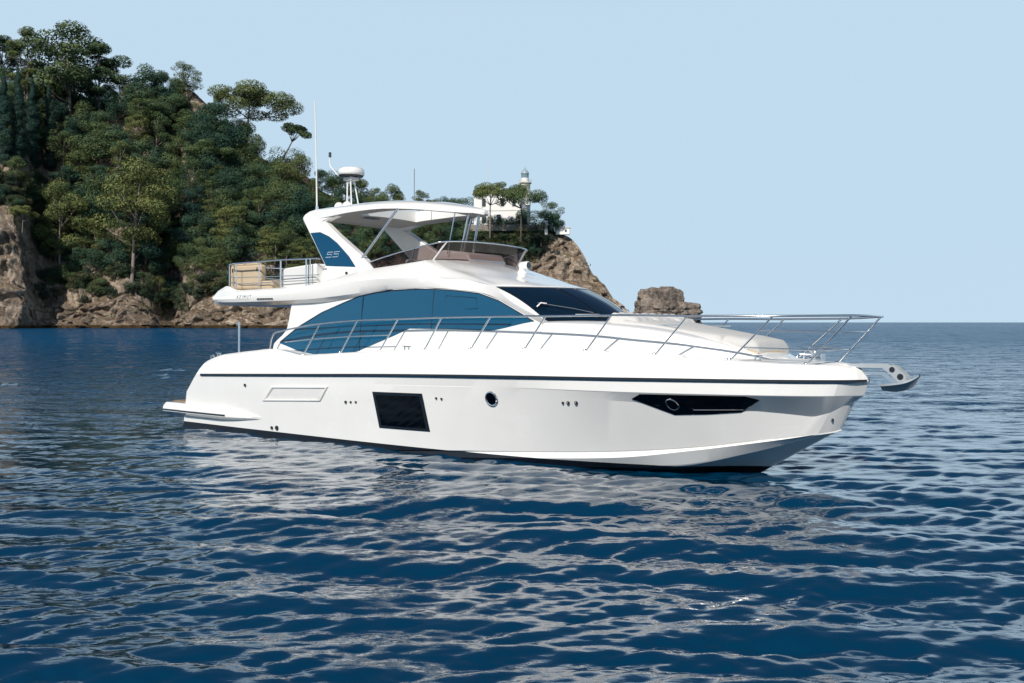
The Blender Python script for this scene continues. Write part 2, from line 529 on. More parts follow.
def make_hill():
    us = np.arange(-160, 637.1, 1.25)
    rows = []
    for u in us:
        D, dr, dc, zr, zc = terrain_prof(u)
        col = []
        for k in range(62):                      # the sea cliff
            t = k / 61
            y = D + dc * (t ** 1.25) ; z = -2 + (zc + 2) * t
            col.append((y, z, 1.0))
        for k in range(1, 31):                   # wooded slope
            t = k / 30
            y = D + dc + (dr - dc) * t
            col.append((y, zc + (zr - zc) * t ** .9, max(.25, 1 - t * 2)))
        for k in range(1, 9):                    # the far side
            t = k / 8
            col.append((D + dr + 110 * t, zr + (-3 - zr) * t ** 1.4, .3))
        pts = []
        for y, z, w in col:
            p = Vector(((u - 512) / 1000 * y, y, z))
            q = p * .035
            big = noise.fractal(q, 1.0, 2.0, 4)
            q2 = Vector((p.x * .10, p.y * .1, p.z * .06))
            rid = 1 - abs(noise.noise(q2)) * 2
            q3 = p * .33
            sm = noise.fractal(q3, .9, 2.0, 3)
            fade = min(1, max(0, (z + 2) / 6)) if w == 1.0 else 1
            amp = w * min(1, .35 + (zr + 2) / 40)
            vq = Vector((p.x * .085, p.y * .085, p.z * .062)) + Vector((noise.noise(p * .12), noise.noise(p * .12 + Vector((5, 5, 5))), noise.noise(p * .12 + Vector((9, 1, 4))))) * .55
            dd = noise.voronoi(vq)[0]
            blk = (dd[1] - dd[0])
            dd2 = noise.voronoi(vq * 2.7)[0]
            blk2 = dd2[1] - dd2[0]
            fac = min(blk, .26) * 15 + min(blk2, .22) * 7 - 3.2
            y2 = p.y - (big * 4.5 + rid * 1.8 + sm * 1.0 + fac) * amp
            x2 = p.x + (big * 2.0 + noise.noise(q3 + Vector((7, 3, 1))) * 1.2) * amp * .8
            z2 = p.z + sm * .8 * amp * fade
            pts.append((x2, y2, z2))
        rows.append(pts)
    mb = MB().grid(rows)
    o = mb.build("headland", M['cliff'], None, angle=0, recalc=True, weld=False)
    o.data.shade_smooth()
    # normals must face the sea
    tag(o, "wooded rocky headland with bare sea cliffs falling into the water", "headland", kind="structure")
make_hill()

def make_stack():
    o_root = None
    bm = bmesh.new()
    bmesh.ops.create_icosphere(bm, subdivisions=6, radius=1)
    Y = 452; k = Y / 1000
    cx, half = (666 - 512) * k, 39.5 * k
    top = 40.5 * k
    for v in bm.verts:
        p = v.co.copy()
        # squarish block
        s = max(abs(p.x), abs(p.y), abs(p.z))
        q = p.lerp(p / s * .86, .62)
        x, y, z = q
        zz = (z + 1) / 2
        # silhouette: narrower top, right shoulder lower, left side undercut
        wl_ = pchip([0, .2, .45, .7, .9, 1], [1.15, .98, .86, .84, .76, .62], zz)[0]
        wr = pchip([0, .2, .45, .62, .68, .85, 1], [1.05, 1.0, .97, .90, .52, .46, .36], zz)[0]
        x2 = x * (wl_ if x < 0 else wr)
        w = Vector((x2 * half, y * 9, zz * (top + 4) - 3))
        n1 = noise.fractal(w * .16, .9, 2, 4)
        # horizontal bedding joints and two vertical ones
        bed = 0
        for zb in (3.2, 8.2, 12.6):
            d = abs(w.z + noise.noise(w * .12) * 1.4 - zb)
            bed += max(0, 1 - d / .55) * .9
        for xb in (-3.0, 4.4):
            d = abs(w.x + noise.noise(w * .2 + Vector((9, 0, 0))) * 2.0 - xb)
            bed += max(0, 1 - d / .45) * .7
        nrm = Vector((x2, y * .6, (z) * .8)).normalized()
        w += nrm * (n1 * 1.1 - bed)
        dv = noise.voronoi(Vector((w.x * .16, w.y * .16, w.z * .22)) + Vector((noise.noise(w * .2), noise.noise(w * .2 + Vector((3, 3, 3))), 0)) * .5)[0]
        w += nrm * (noise.fractal(w * .7, .8, 2, 3) * .4 + min(dv[1] - dv[0], .25) * 4.0 - .7)
        v.co = (cx + w.x, Y + w.y, w.z)
    me = bpy.data.meshes.new("sea_rock")
    bm.to_mesh(me); bm.free()
    o = link("sea_rock", me, M['stack'], None, angle=0)
    me.shade_smooth()
    tag(o, "grey brown blocky rock standing alone in the sea off the headland", "rock")
make_stack()

# ------------------------------------------------------------------ trees
def leaf_quads(clumps, n, size, outward=.65, g=None):
    """leaf-sized faces spread through ellipsoid clumps: clumps = [(centre, (rx,ry,rz), weight)]"""
    g = g or rng
    w = np.array([c[2] for c in clumps], float); w /= w.sum()
    idx = g.choice(len(clumps), n, p=w)
    C = np.array([c[0] for c in clumps], float)[idx]; Rr = np.array([c[1] for c in clumps], float)[idx]
    d = g.normal(size=(n, 3)); d /= np.linalg.norm(d, axis=1)[:, None]
    rad = g.uniform(.55, 1.0, n) ** .6
    ctr = C + d * Rr * rad[:, None]
    nrm = d / Rr; nrm /= np.linalg.norm(nrm, axis=1)[:, None]
    rn = g.normal(size=(n, 3)); rn /= np.linalg.norm(rn, axis=1)[:, None]
    nrm = nrm * outward + rn * (1 - outward); nrm /= np.linalg.norm(nrm, axis=1)[:, None]
    ref = g.normal(size=(n, 3))
    t1 = np.cross(nrm, ref); t1 /= np.linalg.norm(t1, axis=1)[:, None]
    t2 = np.cross(nrm, t1)
    s = size * g.uniform(.6, 1.35, n)[:, None]
    a = s * g.uniform(.35, .8, n)[:, None]
    V = np.stack([ctr - t1 * s, ctr - t2 * a, ctr + t1 * s, ctr + t2 * a], 1).reshape(-1, 3)
    return V

def quad_mesh(name, V):
    nf = len(V) // 4
    me = bpy.data.meshes.new(name)
    me.vertices.add(len(V)); me.vertices.foreach_set("co", V.astype(np.float32).ravel())
    me.loops.add(nf * 4); me.loops.foreach_set("vertex_index", np.arange(nf * 4, dtype=np.int32))
    me.polygons.add(nf)
    me.polygons.foreach_set("loop_start", (np.arange(nf) * 4).astype(np.int32))
    me.polygons.foreach_set("loop_total", np.full(nf, 4, np.int32))
    me.update(calc_edges=True)
    return me

def trunk_mb(h, r, bend, limbs, g):
    mb = MB()
    pts = []
    for k in range(7):
        t = k / 6
        pts.append((bend[0] * t ** 1.5 + g.normal(0, .1) * t, bend[1] * t ** 1.5, h * t - (.8 if k == 0 else 0)))
    mb.tube(pts, [r * (1 - .72 * k / 6) for k in range(7)], 6)
    for e, t0 in limbs:
        k = t0 * 6; i = min(int(k), 5); f = k - i
        a = Vector(pts[i]).lerp(Vector(pts[i + 1]), f); e = Vector(e)
        mid = a.lerp(e, .5) + Vector((0, 0, -.06 * (e - a).length))
        mb.tube([a, mid, e], [r * .42, r * .3, r * .12], 5)
    return mb

PROTO = {}
def proto(key, kind, h, spread, seed, leaves=2200, mat='oak', bark='bark_d', size=None):
    """builds the meshes of one tree of the given kind; h = height in metres, spread = crown diameter"""
    g = np.random.default_rng(seed)
    cl = []; limbs = []; bend = (g.normal(0, .05) * h, g.normal(0, .03) * h)
    R = spread / 2
    if kind == 'oak':
        th = h * .55
        for k in range(17):
            a = g.uniform(0, 2 * pi); rr = R * .72 * sqrt(g.uniform(0, 1)); zz = g.uniform(.28, .86)
            env = sqrt(max(.05, 1 - ((zz - .5) / .5) ** 2))
            s = R * g.uniform(.22, .42)
            cl.append(((rr * cos(a) * env + bend[0], rr * sin(a) * env + bend[1], h * zz), (s, s, s * g.uniform(.62, .9)), s * s))
        for k in range(4):
            c = cl[k][0]; limbs.append((c, .55))
    elif kind == 'pine':                 # irregular Mediterranean pine, flat clumps on separate limbs
        th = h * .88
        nl = 24
        for k in range(nl):
            t = .42 + .56 * (k / (nl - 1)); a = g.uniform(0, 2 * pi)
            env = (1 - ((t - .68) / .42) ** 2)
            rr = R * max(.12, env) * g.uniform(.35, 1.0) * (1 if k < nl - 2 else .3)
            s = R * g.uniform(.26, .46)
            c = (rr * cos(a) + bend[0] * t, rr * sin(a) * .8 + bend[1] * t, h * t + g.normal(0, .02) * h)
            cl.append((c, (s, s, s * g.uniform(.45, .68)), s * s))
            if k % 3 == 0: limbs.append(((c[0], c[1], c[2] - s * .2), max(.3, t * .88 - .08)))
    elif kind == 'umbrella':             # stone pine: bare trunk, wide flat top
        th = h * .8
        for k in range(18):
            a = g.uniform(0, 2 * pi); rr = R * .85 * sqrt(g.uniform(0, 1))
            s = R * g.uniform(.2, .36)
            z = h * (.80 - .22 * (rr / R) ** 2 + g.normal(0, .04))
            c = (rr * cos(a) + bend[0], rr * sin(a) + bend[1], z)
            cl.append((c, (s, s, s * .5), s * s))
            if k % 3 == 0: limbs.append(((c[0], c[1], z - s * .3), .62))
    elif kind == 'cypress':
        th = h * .45
        for k in range(26):
            t = .06 + .92 * k / 25
            rr = R * (min(1, (t + .22) / .30) * (1 - max(0, t - .55) / .46 * .8))
            a = g.uniform(0, 2 * pi)
            cl.append(((cos(a) * rr * .3, sin(a) * rr * .3, h * t), (rr * .9, rr * .9, h * .055), rr))
    elif kind == 'bush':
        th = h * .4
        for k in range(9):
            a = g.uniform(0, 2 * pi); rr = R * .65 * sqrt(g.uniform(0, 1)); s = R * g.uniform(.3, .5)
            cl.append(((rr * cos(a), rr * sin(a), h * g.uniform(.3, .75)), (s, s, s * .75), s * s))
        limbs = [(cl[0][0], .5)]
    size = size or .34
    out = .72 if kind == 'cypress' else .62
    V = leaf_quads(cl, leaves, size, out, g)
    cm = quad_mesh("crown", V); cm.materials.append(M[mat])
    tb = trunk_mb(th, max(.22, h * .019), bend, limbs, g)
    tm = bpy.data.meshes.new("trunk"); tm.from_pydata(tb.v, [], tb.f); tm.shade_smooth(); tm.materials.append(M[bark])
    PROTO[key] = (tm, cm, h)
    return key

def plant(key, name, loc, height, label, cat='tree', group=None, rz=None, wide=1.0, lean=(0, 0)):
    tm, cm, h = PROTO[key]
    r = empty(name, loc)
    s = height / h
    r.scale = (s * wide, s * wide, s)
    r.rotation_euler = (lean[1], lean[0], random.uniform(0, 6.28) if rz is None else rz)
    for nm, me in (("trunk", tm), ("crown", cm)):
        o = bpy.data.objects.new(nm, me); COL.objects.link(o); o.parent = r
    tag(r, label, cat, group)
    return r

for i in range(5): proto('oak%d' % i, 'oak', 18, 17 + i % 3 * 2, 100 + i, 9000, 'oak', 'bark_d', .24)
for i in range(4): proto('pine%d' % i, 'pine', 22, 13 + i, 200 + i, 7000, 'pine', 'bark', .22)
for i in range(3): proto('pined%d' % i, 'pine', 22, 14 + i, 250 + i, 8000, 'pine_dark', 'bark', .22)
for i in range(2): proto('cyp%d' % i, 'cypress', 36, 6.2, 300 + i, 15000, 'cypress', 'bark_d', .26)
for i in range(3): proto('bush%d' % i, 'bush', 8, 9, 400 + i, 3000, 'scrub', 'bark_d', .22)

def t_for_v(u, v):
    """slope parameter whose ground point is seen at elevation v"""
    lo, hi = 0.0, 1.0
    for _ in range(30):
        m = (lo + hi) / 2; p = ground(u, m)
        vv = 322.3 - (p.z - 2.6) / p.y * 1000
        if vv > v: lo = m
        else: hi = m
    return (lo + hi) / 2

# ---- trees that can be told apart
def special(key, name, u, v, hpx, label, wide=1.0, rz=None, lean=(0, 0), dy=0):
    p = ground(u, t_for_v(u, v))
    p = Vector((p.x + (u - 512) / 1000 * dy, p.y + dy, p.z - .6))
    return plant(key, name, p, hpx / 1000 * p.y, label, rz=rz, wide=wide, lean=lean)

proto('big_pine', 'pine', 24, 17, 901, 11000, 'pine_dark', 'bark', .27)
proto('big_pine2', 'pine', 24, 16, 907, 17000, 'pine_dark', 'bark', .25)
proto('tall_pine', 'pine', 24, 11, 903, 12600, 'pine_dark', 'bark', .19)
proto('umb1', 'umbrella', 20, 24, 911, 19200, 'pine_dark', 'bark', .20)
proto('umb2', 'umbrella', 18, 17, 913, 12600, 'pine', 'bark', .20)
proto('umb3', 'umbrella', 18, 12, 917, 7800, 'pine_dark', 'bark_d', .19)
proto('bright', 'pine', 22, 14, 921, 12600, 'pine', 'bark', .20)
proto('bright2', 'pine', 22, 15, 923, 12600, 'pine', 'bark', .20)
special('tall_pine', 'pine_tree', 30, 112, 84, "tall dark pine rising behind the cypresses at the left edge", 1.0, .4)
special('big_pine2', 'pine_tree', 3, 100, 60, "dark pine cut off by the left edge of the photo", 1.0, 2.0)
special('big_pine', 'pine_tree', 72, 136, 104, "highest broad pine on the ridge right of the cypresses", 1.1, 1.2)
special('big_pine2', 'pine_tree', 101, 128, 80, "spreading pine with a pale trunk beside the highest ridge pine", 1.05, 3.9)
special('umb3', 'pine_tree', 147, 93, 21, "tiny lone pine on the bare skyline", .6, 1.0)
special('umb3', 'pine_tree', 187, 97, 16, "small flat dark pine on top of the brown ridge", 1.0, 1.0)
special('umb1', 'pine_tree', 247, 156, 76, "broad umbrella pine standing against the sky on the ridge", 1.1, .6)
special('umb2', 'pine_tree', 228, 130, 46, "pale trunked pine left of the broad umbrella pine", .55, .6)
special('umb3', 'pine_tree', 279, 168, 60, "thin leaning pine at the end of the ridge", .85, 0, lean=(radians(24), 0))
special('umb1', 'pine_tree', 166, 150, 62, "wide pine with forked pale trunk below the brown ridge", .85, 2.2)
special('umb2', 'pine_tree', 214, 196, 62, "light green broad pine in the middle of the wooded slope", 1.0, .2)
special('bright', 'pine_tree', 60, 284, 96, "sunlit yellow green pine with a tall bare white trunk above the shore rocks", .85, .3)
special('bright2', 'pine_tree', 132, 296, 128, "tall layered pale green pine above the shore rocks", .9, 4.4)
special('bright', 'pine_tree', 230, 262, 52, "rounded yellow green pine with forked white trunk above the yacht stern", 1.1, 2.0)
special('bright2', 'pine_tree', 262, 242, 52, "slim yellow green pine near the radar arch", .9, .9)
special('umb2', 'pine_tree', 22, 240, 40, "bent pine with pale trunk on top of the left cliff", .8, .9, lean=(radians(10), 0))
for i, (u, vb, h, w) in enumerate([(6, 167, 92, .98), (20.5, 167, 99, .86), (34.5, 168, 88, .98), (51, 172, 86, .90)]):
    special('cyp%d' % (i % 2), 'cypress_tree', u, vb, h,
            ["leftmost cypress column at the photo's edge", "tallest cypress, second column from the left edge",
             "greyer cypress column, third from the left edge", "slim cypress column, rightmost of the row"][i], w)

# ---- the wood: individual crowns all over the slope
cand = []
gW = np.random.default_rng(77)
tries = 0
while tries < 30000 and len(cand) < 292:
    tries += 1
    u = gW.uniform(-22, 552); t = gW.uniform(0.0, .99)
    p = ground(u, t)
    v = 322.3 - (p.z - 2.6) / p.y * 1000
    if 306 < u < 470 and v > 264: continue
    if u >= 470 and v > 268: continue
    if u > 538 and v > 248: continue
    if u > 470 and t > .80: continue
    if 190 < u < 226 and 94 < v < 146: continue          # bare brown ridge
    if 250 < u < 322 and t > .74: continue
    if u < 62 and 164 < v < 186: continue                 # terrace below the cypresses
    if u < 46 and v > 216: continue
    dmin = 15.5 if u < 310 else 12.0
    if any((u - a) ** 2 + ((v - b) * 1.15) ** 2 < dmin ** 2 for a, b, _, _ in cand): continue
    cand.append((u, v, t, p))
first = True
for u, v, t, p in cand:
    r = gW.uniform()
    p = Vector((p.x, p.y, p.z - 1.0))
    if u > 310:
        hp = gW.uniform(24, 36)
        key = 'oak%d' % gW.integers(5) if r < .75 else 'pined%d' % gW.integers(3)
    elif u < 70 and 188 <= v < 217: hp = gW.uniform(16, 24); key = 'oak%d' % gW.integers(5)
    elif t > .93:
        hp = gW.uniform(16, 30); key = 'oak%d' % gW.integers(5) if r < .6 else 'pined%d' % gW.integers(3)
    else:
        hp = gW.uniform(34, 52) * (.8 if u < 66 and v < 165 else 1); key = 'oak%d' % gW.integers(5) if r < .68 else ('pined%d' % gW.integers(3) if r < .86 else 'pine%d' % gW.integers(4))
    if v > 285: hp = min(hp, 26)
    if key.startswith('oak'):
        plant(key, 'oak_tree', p, hp / 1000 * p.y, "dark green round crowned oak in the wood covering the headland", group="oaks in the headland wood", wide=gW.uniform(.82, 1.2))
    else:
        plant(key, 'pine_tree', p, hp / 1000 * p.y, "lighter loose crowned pine scattered through the wood on the headland", group="pines scattered through the headland wood", wide=gW.uniform(.85, 1.25))

# ---- bushes along the top of the cliffs
gB = np.random.default_rng(21)
edge = [(u, 0, gB.uniform(14, 24)) for u in np.arange(42, 306, 6.5)]
for u in np.arange(-14, 44, 7):
    for v in (184, 196, 208): edge.append((u + gB.uniform(-3, 3), v + gB.uniform(-4, 4), gB.uniform(13, 20)))
for u, v, hp in edge:
    p = ground(u, t_for_v(u, v) if v else gB.uniform(0, .07))
    p = Vector((p.x, p.y - (2.5 if not v else 0), p.z - (3.0 if not v else .6)))
    plant('bush%d' % gB.integers(3), 'shrub', p, hp / 1000 * p.y, "green shrub growing along the top edge of the sea cliff", 'shrub', "shrubs along the cliff top", wide=1.1)

# ---- low scrub that nobody could count
def make_scrub():
    g = np.random.default_rng(8)
    cl = []
    for _ in range(1500):
        u = g.uniform(-40, 560); t = g.uniform(-.05, 1.0)
        if 190 < u < 236 and t > .85: continue
        if 240 < u < 320 and t > .9 and g.uniform() < .8: continue
        if u > 545 and g.uniform() < .7: continue
        p = ground(u, max(t, 0))
        s = g.uniform(1.2, 3.2)
        cl.append(((p.x, p.y - 1 * max(0, -t) * 40, p.z + s * .25 + min(0, t) * 60), (s * 1.3, s * 1.1, s * .8), s * s))
    # taller thicket beyond the left edge and low down behind the yacht
    for _ in range(420):
        left = g.uniform() < .5
        u = g.uniform(-158, -26) if left else g.uniform(300, 535)
        p = ground(u, g.uniform(0, 1.0) if left else g.uniform(0, .55))
        s = g.uniform(2.5, 5.5)
        cl.append(((p.x, p.y, p.z + s * .4), (s * 1.25, s * 1.1, s * .9), s * s * .8))
    # tufts on the cliff ledges
    for _ in range(130):
        u = g.uniform(-20, 600); D, dr, dc, zr, zc = terrain_prof(u)
        k = g.uniform(.3, 1.0)
        if u > 300 and u < 530: continue
        y = D + dc * k ** 1.25
        s = g.uniform(.5, 1.5)
        cl.append((((u - 512) / 1000 * y, y - 1.5, -2 + (zc + 2) * k + 1), (s * 1.4, s, s), s * s))
    V = leaf_quads(cl, 190000, .34, .55, g)
    me = quad_mesh("scrub", V)
    me.materials.append(M['scrub'])
    o = bpy.data.objects.new("scrub", me); COL.objects.link(o)
    tag(o, "low green scrub covering the ground under the trees of the headland", "scrub", kind="stuff")
make_scrub()

# ------------------------------------------------------------------ lighthouse and its house
LY = 498.0; LK = LY / 1000
def LX(u): return (u - 512) * LK
def LZ(v): return 2.6 + (322.3 - v) * LK
def arched(mb, x0, x1, z0, z1, y, depth=.5, arch=True):
    pts = [(x0, y, z0), (x1, y, z0), (x1, y, z1)]
    if arch:
        cx, r = (x0 + x1) / 2, (x1 - x0) / 2
        for k in range(1, 6):
            a = pi * k / 6
            pts.append((cx + r * cos(a), y, z1 + r * .45 * sin(a)))
    pts.append((x0, y, z1))
    mb.prism(pts, (0, depth, 0))

def make_lighthouse():
    root = empty("lighthouse", (LX(502), LY, LZ(228)))
    o0 = root.location
    def P(mb, name, mat, parent=root, **k):
        mb.v = [(x - o0.x, y - o0.y, z - o0.z) for x, y, z in mb.v]
        return mb.build(name, mat, parent, **k)
    # two-storey keeper's house, its corner turned to the sea
    x0, x1, x2 = LX(474), LX(520.5), LX(530.5)
    zb, zt = LZ(230), LZ(194)
    plan = [(x0, LY), (x1, LY - 3), (x2, LY + 6), (x0 + 12, LY + 13)]
    mb = MB()
    mb.prism([(x, y, zb) for x, y in plan], (0, 0, zt - zb))
    P(mb, "house_wall", M['stucco'])
    mb = MB()
    cx = sum(p[0] for p in plan) / 4; cy = sum(p[1] for p in plan) / 4
    mb.prism([(cx + (x - cx) * 1.04, cy + (y - cy) * 1.05, zt) for x, y in plan], (0, 0, .7))
    mb.prism([(cx + (x - cx) * .9, cy + (y - cy) * .9, zt + .7) for x, y in plan], (0, 0, .9))
    P(mb, "roof", M['roofwhite'])
    mb = MB()
    mb.prism([(cx + (x - cx) * 1.018, cy + (y - cy) * 1.03, LZ(211.5)) for x, y in plan], (0, 0, .5))
    P(mb, "string_course", M['roofwhite'])
    def facade(u, v0, v1, w):
        xx = LX(u); f = (xx - x0) / (x1 - x0); yy = LY - 3 * f
        hw = w * LK / 2
        m1 = MB(); arched(m1, xx - hw - .25, xx + hw + .25, LZ(v1) - .25, LZ(v0), yy - .14, .5)
        fr = P(m1, "window", M['roofwhite'])
        m2 = MB(); arched(m2, xx - hw, xx + hw, LZ(v1), LZ(v0), yy - .20, .3)
        m2.v = m2.v
        P(m2, "shutter", M['shutter'], fr)
    for u, a, b, w in [(484, 216.5, 223, 4.2), (499, 216, 223, 4.2), (484, 200, 207, 3.6), (502.5, 199.5, 207, 3.4), (514, 200, 207, 3.2)]:
        facade(u, a, b, w)
    m3 = MB()
    f = .4
    m3.box((x1 + (x2 - x1) * f, LY - 3 + 9 * f - .1, LZ(224)), (1.5, .5, 3.6), Matrix.Rotation(math.atan2(9, x2 - x1), 3, 'Z'))
    P(m3, "door", M['teak'])
    # tower, gallery and lantern
    tx, ty = LX(525), LY + 4
    mb = MB()
    mb.lathe([(2.9, LZ(205) ), (2.6, LZ(183)), (0, LZ(183))], (tx, ty, 0), 20)
    P(mb, "tower", M['stucco'])
    mb = MB(); mb.lathe([(0, LZ(184)), (3.0, LZ(183.4)), (3.35, LZ(182.6)), (3.35, LZ(182)), (0, LZ(182))], (tx, ty, 0), 24)
    gal = P(mb, "gallery", M['roofwhite'])
    mb = MB()
    for k in range(16):
        a = 2 * pi * k / 16
        mb.tube([(tx + 3.2 * cos(a), ty + 3.2 * sin(a), LZ(182)), (tx + 3.2 * cos(a), ty + 3.2 * sin(a), LZ(179.2))], .07, 5)
    for z in (179.3, 180.6):
        mb.tube([(tx + 3.2 * cos(2 * pi * k / 24), ty + 3.2 * sin(2 * pi * k / 24), LZ(z)) for k in range(25)], .06, 5)
    P(mb, "railing", M['roofwhite'], gal)
    mb = MB(); mb.lathe([(1.9, LZ(182)), (1.9, LZ(177.5)), (0, LZ(177.5))], (tx, ty, 0), 20)
    P(mb, "lantern_base", M['stucco'])
    mb = MB(); mb.lathe([(1.75, LZ(177.5)), (1.75, LZ(173.2)), (0, LZ(173.2))], (tx, ty, 0), 12)
    ln = P(mb, "lantern", M['lanternglass'])
    mb = MB()
    for k in range(12):
        a = 2 * pi * k / 12
        mb.tube([(tx + 1.8 * cos(a), ty + 1.8 * sin(a), LZ(177.6)), (tx + 1.8 * cos(a), ty + 1.8 * sin(a), LZ(173.1))], .09, 4)
    P(mb, "glazing_bar", M['lantern'], ln)
    mb = MB(); mb.lathe([(2.05, LZ(173.3)), (2.05, LZ(172.7)), (1.75, LZ(171)), (1.0, LZ(169.3)), (.32, LZ(168.4)), (.32, LZ(167.2)), (0, LZ(167))], (tx, ty, 0), 20)
    P(mb, "dome", M['lantern'])
    mb = MB(); mb.tube([(tx, ty, LZ(167.2)), (tx, ty, LZ(164.5))], .07, 5)
    P(mb, "lightning_rod", M['lantern'])
    tag(root, "white lighthouse tower with two storey keeper's house on the headland", "lighthouse")
    # flagpole by the house
    mb = MB(); mb.tube([(LX(486.5), LY + 3, LZ(215)), (LX(486.5), LY + 3, LZ(160))], .10, 6)
    o = mb.build("mast", M['roofwhite']); tag(o, "thin white mast behind the lighthouse house", "mast")
    # terrace wall
    mb = MB()
    pts = [(LX(470), LY - 7), (LX(500), LY - 8.5), (LX(528), LY - 9.5), (LX(548), LY - 6)]
    for (ax_, ay), (bx, by) in zip(pts[:-1], pts[1:]):
        L = math.hypot(bx - ax_, by - ay); R = Matrix.Rotation(math.atan2(by - ay, bx - ax_), 3, 'Z')
        mb.box(((ax_ + bx) / 2, (ay + by) / 2, LZ(229.6)), (L + .3, .8, 3.0), R)
    o = mb.build("terrace_wall", M['stonewall']); tag(o, "grey stone terrace wall below the lighthouse house", "wall")
    # white pillar and the small white hut at the cliff edge
    mb = MB(); px_, py = LX(545.5), LY - 9
    mb.box((px_, py, LZ(230)), (1.5, 1.5, 6.5)); mb.box((px_, py, LZ(223.4)), (1.9, 1.9, .5))
    o = mb.build("pillar", M['stucco'], bevel=.06); tag(o, "square white pillar beside the lighthouse garden tree", "pillar")
    hut = empty("hut", (LX(562), LY - 8, LZ(236)))
    m1 = MB(); m1.prism([(-3.4, 0, 0), (3.2, -1.0, 0), (3.6, 3, 0), (-3, 4, 0)], (0, 0, 3.1)); m1.build("wall", M['stucco'], hut)
    m1 = MB(); m1.prism([(-3.8, -.4, 3.1), (3.5, -1.5, 3.1), (3.9, 3.4, 3.1), (-3.3, 4.4, 3.1)], (0, 0, .45)); m1.build("roof", M['roofwhite'], hut)
    m1 = MB(); m1.box((1.4, -.78, 1.8), (.9, .3, 1.1)); m1.build("window", M['shutter'], hut)
    tag(hut, "small white flat roofed hut at the cliff edge below the lighthouse", "hut")
    # trees of the lighthouse garden
    def gt(key, u, v, hp, Y, label, wide=1, rz=0, lean=(0, 0)):
        plant(key, 'pine_tree' if key != 'oak1' else 'garden_tree', (LX(u) * Y / LY, Y, 2.6 + (322.3 - v) * Y / 1000), hp * Y / 1000, label, rz=rz, wide=wide, lean=lean)
    gt('lh1', 521, 240, 63, LY - 26, "large umbrella pine in front of the lighthouse house", .74, .5)
    for i, (u, v, hp) in enumerate([(476, 241, 10), (484, 244, 12), (493, 241, 9), (503, 243, 11), (512, 241, 9), (526, 244, 12), (535, 242, 11), (541, 246, 14), (550, 243, 10)]):
        Yb = LY - 16 - (i % 3) * 2
        plant('bush%d' % (i % 3), 'shrub', (LX(u) * Yb / LY, Yb, 2.6 + (322.3 - v) * Yb / 1000), hp * Yb / 1000, "round green shrub in the hedge below the lighthouse terrace wall", 'shrub', "shrubs below the lighthouse terrace")
    gt('lh2', 490, 236, 62, LY - 24, "slim lighter pine at the left end of the lighthouse house", .8, .2)
    gt('oak1', 552, 235, 23, LY - 4, "rounded green tree right of the lighthouse", 1.15, .4)
proto('lh1', 'umbrella', 20, 23, 931, 11000, 'pine_dark', 'bark_d', .24)
proto('lh2', 'umbrella', 20, 18, 937, 12600, 'pine', 'bark', .19)
make_lighthouse()

# ================================================================== the motor yacht
TH, ROLL = radians(40), radians(.7)
axv = Vector((cos(TH), -sin(TH), 0)); pov = Vector((sin(TH), cos(TH), 0))
upv = Vector((0, 0, 1)) * cos(ROLL) + pov * sin(ROLL); pov = pov * cos(ROLL) - Vector((0, 0, 1)) * sin(ROLL)
boat = empty("motor_yacht")
mw = Matrix.Identity(4)
for i in range(3):
    mw[i][0], mw[i][1], mw[i][2] = axv[i], pov[i], upv[i]
mw[0][3], mw[1][3], mw[2][3] = -6.851, 26.832, 0.0
boat.matrix_world = mw
tag(boat, "white motor yacht with blue side windows and hardtop flybridge lying on the sea", "yacht")
# boat frame: x forward from the transom, y to port, z up from the waterline (metres)

def C1(tab): return lambda x: pchip(tab[0], tab[1], x)
YR = ([1.0, 3, 6, 8.5, 10, 11.5, 12.8, 14, 15, 15.6, 16.1, 16.37, 16.5], [2.40, 2.45, 2.47, 2.47, 2.44, 2.33, 2.14, 1.82, 1.40, 1.06, .66, .34, 0])
ZR = ([1.0, 5, 8.1, 10.66, 12.7, 14.35, 16.5], [1.30, 1.43, 1.53, 1.59, 1.62, 1.64, 1.65])
YG = ([1.13, 2, 3.2, 5, 8, 9.8, 11.1, 12.4, 13.4, 14.0, 14.73, 15.3, 15.71, 16.0, 16.2, 16.32], [2.2, 2.25, 2.3, 2.33, 2.33, 2.3, 2.22, 2.03, 1.78, 1.6, 1.35, 1.02, .70, .42, .2, 0])
ZG = ([1.13, 1.54, 2.37, 3.06, 3.76, 4.32, 4.86, 6.13, 7.34, 8.59, 9.79, 11.04, 12.27, 13.49, 14.68, 15.7, 16.1, 16.32], [1.652, 1.768, 1.86, 1.918, 1.967, 1.921, 1.854, 1.923, 1.988, 2.04, 2.07, 2.096, 2.081, 2.039, 1.97, 1.91, 1.89, 1.86])
YC = ([0, 3, 6, 8, 10, 12, 13.5, 14.6, 15.4, 15.8, 16.05], [2.22, 2.26, 2.26, 2.22, 2.07, 1.72, 1.32, .92, .50, .24, 0])
ZC0 = ([0, 4, 7, 8.68, 10.78, 12.71, 14.17, 14.79, 15.52, 15.98, 16.05], [-.3, -.2, -.06, .068, .203, .336, .50, .605, .72, .80, .83])
ZC1 = ([0, 4, 7, 10.8, 12.72, 13.9, 14.8, 15.53, 16.05], [-.4, -.3, -.16, .076, .215, .396, .556, .697, .822])
ZC2 = ([0, 4, 8, 10, 12.28, 13.66, 14.74, 15.51, 16.0], [-.5, -.42, -.3, -.15, .0, .11, .385, .636, .80])
ZF = ([0.2, 8, 11, 12.4, 13.4, 14.2, 14.93, 15.35, 15.75, 16.0, 16.15, 16.27], [.85, 1.0, 1.15, 1.25, 1.22, 1.17, 1.13, 1.09, 1.04, 1.12, 1.22, 1.31])
